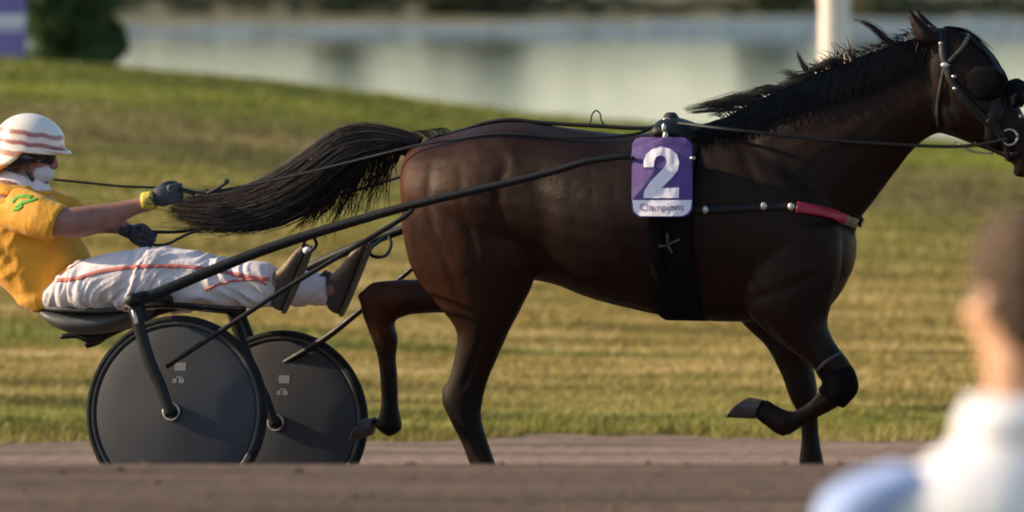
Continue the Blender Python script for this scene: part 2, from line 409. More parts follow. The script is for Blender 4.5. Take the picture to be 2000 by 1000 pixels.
def grid(xs, ys, dz=0.0, keep=None):
    v = [(x, y, T(x, y) + dz) for y in ys for x in xs]; n = len(xs); f = []
    for i in range(len(ys) - 1):
        for j in range(n - 1):
            f.append((i * n + j, i * n + j + 1, (i + 1) * n + j + 1, (i + 1) * n + j))
    me = bpy.data.meshes.new('g'); me.from_pydata(v, [], f); return me
def vary(a, b, n, mid, pw=2.2):
    t = np.linspace(-1, 1, n); s = np.sign(t) * np.abs(t) ** pw; return [mid + (b - mid) * q if q > 0 else mid + (mid - a) * q for q in s]
xs = vary(-900, 900, 121, 0, 3.2)
ys = list(np.arange(-30, -12, 3.0)) + list(np.arange(-12, 4, .2)) + list(np.arange(4, 37, .4)) + list(np.arange(37, 54, 1)) + list(np.arange(54, 178, 15)) + list(np.arange(178, 200, 1.5)) + [205, 215, 230, 260, 320, 450, 700, 1200, 2500, 5000]
struct('ground', grid(xs, ys), 'turf')
# the dirt track lies on the ground sheet and ends at a ragged inner edge
txs = vary(-120, 120, 241, 0, 2.2); rows = list(np.arange(-9.2, 4.0, .2)); v = []; f = []
for x in txs:
    e = edge(x); yy = rows + list(np.linspace(4.0, e, 10)); v += [(x, y, (T(x, y) if y < 4 else zfl) + (.010 if y < e - .1 else .006)) for y in yy]
m_ = len(rows) + 10
for i in range(len(txs) - 1):
    for j in range(m_ - 1): f.append((i * m_ + j, (i + 1) * m_ + j, (i + 1) * m_ + j + 1, i * m_ + j + 1))
me = bpy.data.meshes.new('t'); me.from_pydata(v, [], f); struct('race_track', me, 'track_dirt')
me = bpy.data.meshes.new('p'); me.from_pydata([(-600, 38, ZP), (600, 38, ZP), (600, 186, ZP), (-600, 186, ZP)], [], [(0, 1, 2, 3)])
struct('pond', me, 'pond_water')

# clods and small stones kicked up on the dirt
mb = MB(); rr = random.Random(3)
for i in range(4200):
    x = rr.uniform(-4.5, 4.5); y = rr.uniform(-8.5, -2) if i % 2 else rr.uniform(3.6, 9); e = edge(x)
    if y > e + .3: continue
    z = T(x, y); r = rr.choice((.006, .008, .008, .011, .016, .024)) * rr.uniform(.7, 1.2); q = []
    for k in range(5): q.append(Vector((x + r * math.cos(k * 1.257) * rr.uniform(.7, 1.3), y + r * math.sin(k * 1.257) * rr.uniform(.7, 1.3), z)))
    q.append(Vector((x, y, z + r * rr.uniform(.6, 1.1)))); mb.add(q, [(k, (k + 1) % 5, 5) for k in range(5)])
tag(obj('dirt_clods', mb.mesh(), 'track_dirt', smooth=False), 'small brown clods and stones scattered over the dirt track', 'dirt', kind='stuff')

# turf blades on the bank beyond the track
def blades(n):
    V = np.zeros((n * 3, 3)); tint = np.zeros(n * 3); k = 0; rg = random.Random(11)
    for i in range(n):
        y = 6 + 31 * rg.random() ** 1.35; x = rg.uniform(-1, 1) * (25 + y) * .15
        e = edge(x)
        if y < e - .06: continue
        cl = noise.noise((x * 2.2, y * 2.2, 4)); h = (.026 + .03 * max(cl, 0)) * rg.uniform(.5, 1.4)
        if y < e + .6: h *= 1.9
        a_ = rg.uniform(0, 6.283); wd = .006 + .0006 * (y - 6); z = T(x, y) - .003; lx, ly = rg.gauss(.3, .5) * h, rg.gauss(0, .5) * h
        V[k] = (x - wd * math.cos(a_), y - wd * math.sin(a_), z); V[k + 1] = (x + wd * math.cos(a_), y + wd * math.sin(a_), z); V[k + 2] = (x + lx, y + ly, z + h)
        tint[k:k + 3] = rg.random(); k += 3
    V = V[:k]; me = bpy.data.meshes.new('b'); nf = k // 3
    me.vertices.add(k); me.vertices.foreach_set('co', V.ravel()); me.loops.add(k); me.loops.foreach_set('vertex_index', np.arange(k, dtype=np.int32))
    me.polygons.add(nf); me.polygons.foreach_set('loop_start', np.arange(0, k, 3, dtype=np.int32)); me.update(calc_edges=True)
    at = me.attributes.new('tint', 'FLOAT', 'POINT'); at.data.foreach_set('value', tint[:k]); return me
tag(obj('grass', blades(230000), 'grass_blades', smooth=False), 'dry yellow and green mown grass on the bank beyond the track', 'grass', kind='stuff')

# ------------------------------------------------------------------ background things
def foliage(clumps, n, size, seed):
    rg = random.Random(seed); v = []; f = []; t = []
    for i in range(n):
        c, r = rg.choice(clumps); d = Vector((rg.gauss(0, 1), rg.gauss(0, 1), rg.gauss(0, 1))).normalized() * (rg.random() ** .45)
        p = Vector(c) + Vector((d.x * r[0], d.y * r[1], d.z * r[2])); s = size * rg.uniform(.6, 1.3)
        n1 = Vector((rg.gauss(0, 1), rg.gauss(0, 1), rg.gauss(0, .6))).normalized(); n2 = n1.cross(Vector((rg.gauss(0, 1), rg.gauss(0, 1), rg.gauss(0, 1)))).normalized()
        k = len(v); v += [p - n1 * s, p + n2 * s * .45, p + n1 * s, p - n2 * s * .45]; f.append((k, k + 1, k + 2, k + 3)); t += [rg.random()] * 4
    me = bpy.data.meshes.new('fol'); me.from_pydata(v, [], f); at = me.attributes.new('tint', 'FLOAT', 'POINT'); at.data.foreach_set('value', t); return me

def shrub(name, label, cat, base, w_, h_, n, size, seed, group=None, lowest=.15, mat='leaf', nc=14):
    t = thing(name, base, label, cat, group); rg = random.Random(seed); cl = []
    for i in range(nc):
        z = rg.uniform(lowest, .85) * h_; k = math.sqrt(max(.15, 1 - (2 * z / h_ - .8) ** 2)) * .5
        cl.append(((rg.uniform(-1, 1) * w_ * k * .75, rg.uniform(-1, 1) * w_ * k * .75, z), (w_ * rg.uniform(.16, .27), w_ * rg.uniform(.16, .27), h_ * rg.uniform(.10, .18))))
    obj('crown', foliage(cl, n, size, seed), mat, t, False)
    mb = MB()
    for i in range(5):
        c = Vector(cl[i * 2][0]); mb.tube([Vector((0, 0, -.1)), Vector((c.x * .3, c.y * .3, c.z * .5)), c], [.035 * h_, .02 * h_, .006 * h_], 6)
    obj('trunk', mb.mesh(), 'bark', t); return t
p = W(142, 118, 38.5); p.z = T(p.x, p.y)
shrub('bush', 'dark green bush on top of the grass bank beside the purple column', 'bush', p, .98, 1.35, 46000, .042, 5, lowest=.06, nc=34)
for i, (px, wd, ht, lb) in enumerate([(665, 2.4, 2.7, 'leftmost olive shrub on the far shore of the pond'), (945, 3.8, 2.5, 'broad olive shrub on the far shore, above the gap in the pale reflection'),
                                  (1500, 2.6, 2.9, 'olive shrub on the far shore just left of the pale post'), (1750, 4.0, 2.7, 'olive shrub on the far shore behind the horse ear')]):
    p = W(px, 30, 191); p.z = T(p.x, p.y); shrub('shrub', lb, 'shrub', p, wd, ht, 9000, .14, 20 + i, 'shrubs on the far shore of the pond', lowest=.05, mat='leaf_olive')

# clipped hedge along the far shore
p = W(1000, 30, 190.5); p.z = T(p.x, p.y); t = thing('hedge', p, 'long low olive hedge along the far shore of the pond', 'hedge'); rg = random.Random(31); cl = []
for i in range(110):
    x = -22 + i * .4; hh = (1.15 if x < 1 else .7) + .25 * noise.noise((x * .3, 1, 0)); cl.append(((x, rg.uniform(-.25, .25), hh * rg.uniform(.2, .7)), (.45, .4, hh * .36)))
obj('foliage', foliage(cl, 22000, .11, 32), 'leaf_olive', t, False)
mb = MB()
for i in range(0, 110, 4): mb.tube([Vector((-22 + i * .4, 0, -.3)), Vector((-22 + i * .4 + .1, 0, .4))], [.05, .02], 6, 2)
o = obj('stems', mb.mesh(), 'bark', t); o['kind'] = 'stuff'

# purple column with white bands at the left edge
p = W(2, 112, 37.5); p.z = T(p.x, p.y)
t = thing('advertising_column', p + Vector((0, 0, 0)), 'purple column with white bands at the left edge of the bank', 'column')
def sqc(z0, z1, r): 
    mb = MB(); rg = []
    for z in (z0, z1):
        rg.append([Vector((math.copysign(abs(math.cos(q)) ** .35, math.cos(q)) * r, math.copysign(abs(math.sin(q)) ** .35, math.sin(q)) * r, z)) for q in np.linspace(0, 2 * math.pi, 40, endpoint=False)])
    return mb.rings(rg).mesh()
kx = 62.5 / F
auto(obj('shaft', sqc(-.05, 1.55, .235), 'banner_purple', t)); auto(obj('cap', sqc(1.5505, 1.60, .25), 'banner_white', t))
for z0, z1 in ((.348, .362 + .02), (.40, .50)): auto(obj('band', sqc(z0, z1, .239), 'banner_white', t))

# pale post behind the horse
p = W(1630, 255, 36); p.z = T(p.x, p.y)
t = thing('marker_post', p, 'tall pale painted post standing behind the horse neck', 'post')
mb = MB(); mb.lathe([(.0, -.1), (.152, -.1), (.148, .6), (.142, 2.40)], Vector(), Vector((0, 0, 1)), 32); auto(obj('shaft', mb.mesh(), 'post_white', t))
mb = MB(); mb.lathe([(.0, 2.401), (.165, 2.401), (.165, 2.44), (.08, 2.49), (.0, 2.5)], Vector(), Vector((0, 0, 1)), 32); auto(obj('cap', mb.mesh(), 'post_white', t))
mb = MB(); mb.box((0, 0, .02), .20, .15, .07); obj('footing', mb.mesh(), 'concrete_pale', t, False)

# kerb of pale stones along the far shore, dark rail above it
p0 = W(-100, 66, 184); t = thing('shore_wall', (0, 184, ZP), 'low pale stone edging along the far shore of the pond', 'wall')
rg = random.Random(9); x = -60
base_me = None
while x < 60:
    l = rg.uniform(1.2, 2.4); hh = .13 + .10 * (1 / (1 + math.exp(-(x - 2) * .6))) + rg.uniform(-.03, .03); mb = MB(); mb.box((x + l / 2, rg.uniform(-.06, .06), hh - .1), l / 2 - .02, .3, hh + .1)
    obj('stone', mb.mesh(), 'concrete_pale', t, False); x += l
a0 = W(180, 36, 206); a1 = W(1420, 4, 206); d = (a1 - a0)
t = thing('rail_fence', a0 - Vector((0, 0, .9)), 'thin dark rail fence on the far bank above the pond', 'fence')
mb = MB(); s_, e_ = a0 - d * .5, a0 + d * 1.8; b_ = Vector(t.location); mb.tube([s_ - b_, e_ - b_], .05, 8, 2); obj('rail', mb.mesh(), 'rail_dark', t)
for i in range(-2, 8):
    q = a0 + d * (i * .2); mb = MB(); zb = T(q.x, q.y); mb.tube([Vector((q.x, q.y, zb - .1)) - b_, q - b_], .035, 6, 2); obj('post', mb.mesh(), 'rail_dark', t)

# ------------------------------------------------------------------ horse
def S(x1, y1, x2, y2, w_, v=0.0): return (L(x1, y1, v), L(x2, y2, v), w_)
def hoofpos(px, v):
    p = L(px, 985, v)
    for _ in range(6):
        g = bank(p.y); py = to_py(Vector((p.x, p.y, g))); p = L(px, py, v)
    return p
horse_base = L(1225, 700, 0); horse_base.z = bank(horse_base.y)
horse = thing('horse', horse_base, 'dark bay horse in harness pulling the two wheeled sulky', 'horse')
mb = MB()
trunk = [(806, 292, 800, 400, .12), (840, 274, 818, 470, .215), (900, 258, 890, 530, .265), (960, 243, 960, 550, .28), (1020, 239, 1030, 545, .272), (1090, 249, 1090, 555, .278),
         (1160, 258, 1160, 582, .295), (1230, 264, 1230, 600, .302), (1300, 258, 1300, 616, .288), (1370, 250, 1380, 625, .26), (1450, 238, 1450, 627, .238), (1530, 268, 1530, 627, .232), (1598, 320, 1592, 617, .215), (1640, 385, 1630, 582, .165), (1660, 440, 1650, 545, .10)]
mb.loft([S(*q) for q in trunk], 28, 5, rnd=.02)
neck = [(1405, 250, 1600, 575, .17), (1440, 228, 1652, 500, .168), (1505, 196, 1676, 432, .14), (1580, 160, 1708, 388, .112), (1660, 128, 1748, 335, .09), (1720, 106, 1785, 288, .08), (1775, 88, 1822, 262, .078), (1815, 70, 1850, 258, .075)]
mb.loft([S(*q) for q in neck], 24, 5, rnd=.01)
head = [(1812, 66, 1820, 225, .066), (1838, 54, 1836, 256, .084), (1884, 66, 1868, 268, .095), (1925, 98, 1905, 282, .090), (1957, 145, 1938, 294, .072), (1983, 198, 1962, 306, .058), (2008, 245, 1980, 320, .050), (2030, 286, 1992, 334, .052), (2044, 315, 2010, 346, .046)]
mb.loft([S(*q) for q in head], 22, 5, rnd=.012)
# jowl, brow, nostril and chin
for s_ in (-1, 1):
    mb.ell(L(1868, 215, s_ * .055), .085, .035, .085); mb.ell(L(1912, 142, s_ * .068), .045, .018, .026); mb.ell(L(2026, 303, s_ * .035), .022, .018, .022)
mb.ell(L(1995, 335, 0), .03, .028, .02)
# near hind (on the ground)
NH = [(1000, 330, 800, 335, .10, -.14), (1030, 420, 786, 400, .125, -.145), (1044, 500, 792, 470, .13, -.14), (1040, 550, 812, 535, .12, -.135), (1016, 600, 858, 595, .10, -.13), (990, 650, 894, 645, .078, -.13), (968, 700, 890, 700, .060, -.13), (950, 745, 874, 752, .050, -.13), (940, 785, 866, 785, .046, -.13), (938, 815, 880, 818, .040, -.13), (950, 860, 903, 864, .032, -.13), (965, 905, 921, 910, .033, -.13), (975, 932, 929, 938, .040, -.13)]
hp = hoofpos(975, -.13); 
mb.loft([S(*q) for q in NH] + [(L(990, 958, -.13), L(952, 964, -.13), .034)], 20, 4, rnd=.012)
# far hind (swinging back)
FH = [(1010, 400, 840, 400, .10, .14), (1000, 470, 850, 500, .11, .14), (950, 520, 930, 612, .10, .14), (880, 544, 890, 609, .082, .14), (820, 547, 812, 611, .066, .14), (768, 549, 775, 622, .055, .14), (722, 556, 768, 634, .05, .14), (706, 590, 772, 648, .047, .14), (718, 634, 776, 662, .040, .14), (738, 690, 772, 698, .029, .14), (745, 745, 775, 748, .027, .14), (746, 795, 777, 800, .029, .14), (738, 822, 783, 836, .040, .14), (728, 816, 762, 852, .036, .14)]
mb.loft([S(*q) for q in FH], 20, 4, rnd=.012)
# far fore (on the ground)
NF = [(1630, 400, 1490, 400, .09, .125), (1640, 480, 1450, 500, .105, .13), (1628, 560, 1430, 575, .105, .13), (1604, 615, 1448, 625, .092, .125), (1588, 660, 1496, 672, .070, .12), (1585, 705, 1524, 722, .052, .12), (1592, 745, 1536, 752, .048, .12), (1594, 775, 1546, 780, .042, .12), (1596, 815, 1563, 816, .027, .12), (1599, 860, 1567, 862, .027, .12), (1607, 905, 1563, 908, .039, .12), (1612, 925, 1572, 932, .036, .12), (1625, 950, 1590, 956, .032, .12)]
mb.loft([S(*q) for q in NF], 20, 4, rnd=.012)
# near fore (folded)
FF = [(1640, 440, 1480, 450, .095, -.125), (1640, 520, 1455, 540, .105, -.13), (1622, 590, 1462, 606, .10, -.13), (1614, 632, 1515, 660, .078, -.13), (1630, 672, 1570, 702, .058, -.13), (1660, 714, 1602, 730, .050, -.13), (1668, 762, 1610, 744, .048, -.13), (1640, 790, 1603, 762, .037, -.13), (1602, 811, 1584, 784, .029, -.13), (1564, 832, 1556, 803, .028, -.13), (1530, 850, 1535, 803, .036, -.13), (1502, 834, 1516, 794, .031, -.13), (1478, 816, 1498, 782, .033, -.13)]
mb.loft([S(*q) for q in FF], 20, 4, rnd=.012)
# muscles
mb.ell(L(862, 425, -.17), .15, .085, .19); mb.ell(L(1000, 480, -.17), .10, .075, .15); mb.ell(L(1550, 470, -.13), .14, .085, .20)
# ears
for v_, x0 in ((-.052, 0), (.052, 14)):
    mb.loft([(L(1796 + x0, 92, v_), L(1838 + x0, 78, v_), .026), (L(1788 + x0, 70, v_), L(1826 + x0, 62, v_), .028), (L(1779 + x0, 45, v_), L(1805 + x0, 46, v_), .020), (L(1771 + x0, 18, v_ * 1.1), L(1776 + x0, 18, v_ * 1.1), .004)], 12, 4)
for px_, py_, v_, a_, b_, c_ in ((874, 768, -.13, .020, .020, .034), (930, 775, -.13, .022, .026, .03), (712, 580, .14, .026, .020, .024), (1650, 738, -.13, .030, .030, .040), (1618, 736, -.13, .018, .02, .024), (1534, 830, -.13, .030, .026, .030), (758, 832, .14, .028, .026, .026), (1566, 748, .12, .034, .030, .042), (1585, 905, .12, .026, .026, .03), (945, 918, -.13, .028, .026, .03)):
    mb.ell(L(px_, py_, v_), a_, b_, c_)
me = remesh(mb.mesh(), .0092, 8, .5)
# muscle relief: grooves (-) and ridges (+) along the lines of the muscles, on both sides
GR = [([(846, 300), (848, 400), (876, 500), (906, 590)], -.011, .022), ([(1000, 300), (985, 380), (1000, 470), (1022, 535)], -.010, .024), ([(1044, 330), (1078, 420), (1066, 515)], -.016, .050), ([(905, 300), (915, 400), (940, 500), (950, 590)], -.006, .020),
      ([(1090, 400), (1140, 490), (1230, 560), (1300, 590)], .006, .035), ([(1120, 330), (1135, 420), (1165, 500)], -.0015, .014), ([(1160, 320), (1178, 430), (1210, 520)], -.0015, .014), ([(1205, 320), (1222, 430), (1250, 530)], -.0015, .014),
      ([(1425, 260), (1480, 360), (1555, 470), (1600, 520)], -.009, .022), ([(1470, 260), (1530, 360), (1600, 450)], .007, .03), ([(1402, 330), (1402, 450), (1432, 560)], -.013, .032), ([(1445, 596), (1530, 566), (1606, 530)], -.010, .020), ([(1500, 470), (1470, 540), (1500, 590)], -.006, .016),
      ([(1650, 440), (1720, 335), (1806, 246)], -.010, .020), ([(1470, 285), (1600, 250), (1740, 180)], -.008, .026), ([(1560, 420), (1640, 330), (1740, 230)], .006, .03), ([(1828, 120), (1838, 200), (1862, 256)], -.010, .013), ([(1890, 205), (1960, 240)], .006, .012), ([(1880, 120), (1915, 130)], .006, .015),
      ([(965, 600), (925, 700), (900, 760)], -.008, .012), ([(1000, 560), (970, 640), (945, 730)], .004, .012), ([(900, 800), (920, 870), (940, 905)], -.005, .006), ([(752, 660), (758, 740), (760, 810)], -.005, .006), ([(1575, 640), (1600, 690)], -.007, .012), ([(1612, 772), (1560, 806)], -.005, .006), ([(960, 262), (1000, 300), (1010, 330)], .008, .03)]
nV = len(me.vertices); co_ = np.empty(nV * 3); me.vertices.foreach_get('co', co_); co_ = co_.reshape(-1, 3)
nn_ = np.array([v_.normal[:] for v_ in me.vertices]); U_ = co_ @ np.array(EU); Z_ = co_[:, 2]; side = np.clip(np.abs(nn_ @ np.array(EV)) * 1.6 - .25, 0, 1); D_ = np.full(nV, .0045)
for pts, dep, wd in GR:
    P = cr([[loc(L(x, y, -.2))[0], L(x, y, -.2).z] for x, y in pts], 8); dmin = np.full(nV, 9.0); tt = np.zeros(nV)
    for k in range(len(P) - 1):
        a_, b_ = P[k], P[k + 1]; ab = b_ - a_; t = np.clip(((U_ - a_[0]) * ab[0] + (Z_ - a_[1]) * ab[1]) / (ab @ ab), 0, 1); d_ = np.hypot(U_ - a_[0] - t * ab[0], Z_ - a_[1] - t * ab[1]); m_ = d_ < dmin; dmin[m_] = d_[m_]; tt[m_] = (k + t[m_]) / (len(P) - 1)
    D_ += (.42 if wd > .0125 else .8) * dep * np.exp(-(dmin / wd) ** 2) * np.clip(np.minimum(tt, 1 - tt) * 5, .15, 1) * side
D_ += np.array([.0012 * noise.noise(Vector(p) * 7) + .0008 * noise.noise(Vector(p) * 22) for p in co_])
co_ += nn_ * D_[:, None]; me.vertices.foreach_set('co', co_.ravel()); me.update()
hbvh = bvh_of(me, Vector())
for vtx in me.vertices: vtx.co -= horse_base
obj('body', me, 'bay_coat', horse)
def hoof(p, axis, fwd, ln=.085, r=.058):
    mb = MB(); axis = axis.normalized(); side = EV; fwd = (fwd - axis * fwd.dot(axis)).normalized(); rg = []
    for k, t in ((.55, -.03), (.74, .0), (.80, .22), (.89, .55), (.97, .88), (.99, .96), (.93, 1.0), (.55, 1.0)):
        ring_ = []
        for q in np.linspace(0, 6.283, 24, endpoint=False):
            cq = math.cos(q); sl_ = 1 - .22 * (1 - cq); ring_.append(p + axis * (ln * t * sl_) + fwd * (.030 * t + r * k * (1.12 if cq > 0 else .85) * cq) + side * (r * k * math.sin(q)))
        rg.append(ring_)
    me = mb.rings(rg).mesh(horse_base); auto(obj('hoof', me, 'hoof_horn', horse), 50)
q = L(972, 966, -.13); g = bank(q.y); hoof(Vector((q.x, q.y, max(q.z, g + .075))), Vector((0, 0, -1)), EU, max(q.z, g + .075) - g)
q = L(1607, 958, .12); g = bank(q.y); hoof(Vector((q.x, q.y, max(q.z, g + .075))), Vector((0, 0, -1)), EU, max(q.z, g + .075) - g)
pa = L(742, 832, .14); pb = L(694, 822, .14); hoof(pa + (pb - pa) * .25, pb - pa, L(700, 870, .14) - L(700, 820, .14), .085, .05)
pa = L(1502, 806, -.13); pb = L(1420, 764, -.13); hoof(pa + (pb - pa) * .22, pb - pa, L(1450, 830, -.13) - L(1450, 780, -.13), .105, .056)

def strands(paths, n, r0, spread, seed, tipfrac=.25, nseg=9, jitter=.01):
    """paths: functions t->(point) chosen at random"""
    mb = MB(); rg = random.Random(seed)
    for i in range(n):
        fn = paths[i % len(paths)]; off = Vector((rg.gauss(0, 1), rg.gauss(0, 1), rg.gauss(0, 1))); ln = rg.uniform(.65, 1.0); ph = rg.uniform(0, 6.28); pts = []; rad = []
        for k in range(nseg):
            t = k / (nseg - 1); p = fn(t * ln, i); s_ = spread * (.35 + .9 * t)
            pts.append(p + off * s_ + Vector((math.sin(ph + t * 5), math.cos(ph + t * 4), math.sin(ph * 2 + t * 6))) * jitter * t); rad.append(r0 * (1 - (1 - tipfrac) * t) if k < nseg - 1 else r0 * .08)
        mb.tube(pts, rad, 3, 1, cap=False)
    return mb
# tail: dark core and loose strands
tl = [(822, 268, 812, 300, .030), (785, 258, 792, 298, .040), (735, 248, 752, 300, .048), (690, 248, 712, 318, .058), (650, 263, 675, 348, .066), (605, 296, 635, 385, .070), (555, 332, 585, 416, .068), (490, 366, 520, 440, .060), (425, 385, 445, 446, .048), (365, 392, 375, 432, .03), (330, 398, 335, 418, .012)]
tv = np.linspace(0, -.02, len(tl))
mb = MB(); mb.loft([S(*q[:5], v=tv[i]) for i, q in enumerate(tl)], 16, 4, rnd=.01); tcore = mb.mesh(horse_base)
def lump(co): return -.010 + .012 * noise.noise(Vector((co.x * 5, co.y * 5, co.z * 30 + co.x * 14)))
tail_o = obj('tail', remesh(tcore, .011, 3, .5, lump), 'hair_black', horse)
A_ = cr([list(L(q[0], q[1], tv[i])) + list(L(q[2], q[3], tv[i])) + [q[4]] for i, q in enumerate(tl)], 6)
def tailfn(t, i):
    rg = random.Random(i * 31 + 5); a_ = rg.uniform(-.02, 1.05); b_ = rg.uniform(-1, 1) * math.sqrt(max(0, 1 - (2 * a_ - 1) ** 2)) * 1.0
    k = t * (len(A_) - 1); j = min(int(k), len(A_) - 2); row = A_[j] + (A_[j + 1] - A_[j]) * (k - j)
    return Vector(row[0:3]) * (1 - a_) + Vector(row[3:6]) * a_ + EV * (row[6] * b_)
mb = strands([tailfn], 2300, .0019, .005, 21, nseg=16, jitter=.012)
rg = random.Random(77)
for i in range(330):                              # wisps hanging from the under side
    x0 = rg.uniform(590, 775); j = np.interp(x0, [590, 640, 675, 712, 752, 792], [412, 385, 348, 318, 300, 298]); v_ = rg.uniform(-.06, .06)
    ln = rg.uniform(25, 110) * (1.1 if 660 < x0 < 760 else .55); dx = rg.uniform(-40, 12)
    mb.tube([L(x0 + 18, j - 22, v_), L(x0 + 4, j + ln * .35, v_), L(x0 + dx * .5, j + ln * .7, v_), L(x0 + dx, j + ln, v_)], [.002, .0017, .0012, .0003], 3, 2, cap=False)
for i in range(260):                              # long loose ends towards the driver and at the fringe
    y0 = rg.uniform(380, 450); v_ = rg.uniform(-.06, .05); x0 = rg.uniform(430, 600); e = rg.uniform(300, 420)
    mb.tube([L(x0, y0 - 10 + (x0 - 500) * -.35, v_), L((x0 + e) / 2, y0 + rg.uniform(-10, 12), v_), L(e, y0 + rg.uniform(-30, 25), v_)], [.0018, .0013, .0003], 3, 4, cap=False)
for i in range(26):                               # short hairs pushed up at the dock
    x0 = rg.uniform(815, 900); mb.tube([L(x0, 272 - (x0 - 815) * .15, rg.uniform(-.03, .03)), L(x0 - 12, 262 - (x0 - 815) * .16, 0), L(x0 - 26, 258 - (x0 - 815) * .12, 0)], [.003, .0024, .0005], 3, 2, cap=False)
o = obj('hair_strands', mb.mesh(horse_base), 'hair_black', tail_o, False); o['kind'] = 'stuff'

mb = strands([tailfn], 330, .0017, .009, 23, nseg=14, jitter=.02); o = obj('sun_tinted_strands', mb.mesh(horse_base), 'hair_sun_tint', tail_o, False); o['kind'] = 'stuff'  # tail strands tinted brown to paint in sunlight
# mane: hair lying on the near side plus locks lifted by the wind
crest = cr([list(L(x, y, 0)) for x, y in ((1826, 62), (1790, 78), (1745, 96), (1690, 116), (1640, 132), (1580, 156), (1520, 186), (1460, 216), (1410, 238))], 8)
mb = MB(); rg = random.Random(4)
def on_body(p, off=.006):
    h = hbvh.find_nearest(p); return h[0] + h[1] * off
for i in range(2800):
    k = rg.random() ** .9 * (len(crest) - 1); c0 = Vector(crest[int(k)]); v_ = rg.uniform(-.02, .012); ln = rg.uniform(.05, .18); back = rg.uniform(.02, .10)
    pts = []
    for t in (0, .3, .65, 1.0):
        p = c0 + EV * (v_ - .10 * t * rg.uniform(.7, 1)) + EZ * (.012 * math.sin(t * 3) - ln * t) - EU * (back * t)
        pts.append(on_body(p, .004 + .012 * rg.random()))
    mb.tube(pts, [.0027, .0025, .002, .0004], 3, 2, cap=False)
mane_o = obj('mane', mb.mesh(horse_base), 'hair_black', horse, False)
locks = [([(1752, 98), (1735, 82), (1712, 60), (1690, 46), (1664, 38)], 26, .006, 0), ([(1770, 86), (1755, 84), (1738, 88), (1720, 96)], 20, .005, 0),
         ([(1590, 158), (1578, 140), (1566, 120), (1555, 98)], 24, .006, 0), ([(1575, 165), (1556, 150), (1540, 142), (1520, 140)], 18, .007, 1),
         ([(1480, 205), (1440, 200), (1390, 205), (1335, 213)], 60, .008, 0), ([(1500, 196), (1450, 192), (1410, 196), (1360, 207)], 45, .009, 0), ([(1540, 176), (1500, 176), (1465, 184), (1430, 190)], 40, .009, 0),
         ([(1450, 215), (1420, 214), (1395, 216), (1345, 221)], 40, .005, 0), ([(1600, 150), (1570, 152), (1540, 166), (1500, 180)], 50, .009, 0), ([(1660, 125), (1630, 122), (1600, 132), (1560, 152)], 50, .009, 0),
         ([(1850, 52), (1880, 58), (1910, 74), (1942, 98)], 12, .004, 0), ([(1846, 54), (1870, 70), (1885, 95), (1895, 120)], 30, .010, 0)]
mbB = MB(); mbN = MB()
for q, n_, sp, br in locks:
    for i in range(int(n_ * 1.7)):
        o3 = Vector((rg.gauss(0, 1), rg.gauss(0, 1), rg.gauss(0, 1))); ln = rg.uniform(.7, 1.02); P = cr([list(L(x, y, -.01)) for x, y in q], 5); m = max(3, int(len(P) * ln)); pts = [Vector(P[k]) + o3 * (sp * (.25 + .75 * (1 - abs(2 * k / m - 1)) + .3 * k / m)) for k in range(m)]
        (mbN if br else mbB).tube(pts, [.0021 * (1 - .8 * k / (m - 1)) for k in range(m)], 3, 1, cap=False)
for i in range(90):                               # bristling tuft at mid neck, painted brown as if sunlit
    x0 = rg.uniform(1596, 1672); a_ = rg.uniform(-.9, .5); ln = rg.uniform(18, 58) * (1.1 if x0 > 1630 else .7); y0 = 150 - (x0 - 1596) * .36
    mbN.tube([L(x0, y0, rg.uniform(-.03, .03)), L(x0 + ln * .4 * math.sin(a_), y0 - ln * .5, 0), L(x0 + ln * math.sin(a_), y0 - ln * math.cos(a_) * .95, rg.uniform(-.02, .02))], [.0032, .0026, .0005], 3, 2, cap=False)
for i in range(480):                              # short fringe along the crest
    k = int(rg.random() * (len(crest) - 1)); c0 = Vector(crest[k]); ln = rg.uniform(.02, .06)
    mbB.tube([c0 + EV * rg.uniform(-.02, .02), c0 + EZ * ln * .5 - EU * ln * .5, c0 + EZ * ln * rg.uniform(.2, .8) - EU * ln * rg.uniform(.8, 1.6)], [.0022, .0019, .0004], 3, 2, cap=False)
obj('wind_blown_lock', mbB.mesh(horse_base), 'hair_black', mane_o, False); obj('sun_tinted_tuft', mbN.mesh(horse_base), 'hair_sun_tint', mane_o, False)
for s_ in (-1, 1):
    mb = MB(); mb.ell(L(1912, 150, s_ * .078), .018, .012, .016); obj('eye', mb.mesh(horse_base), 'eye_dark', horse)

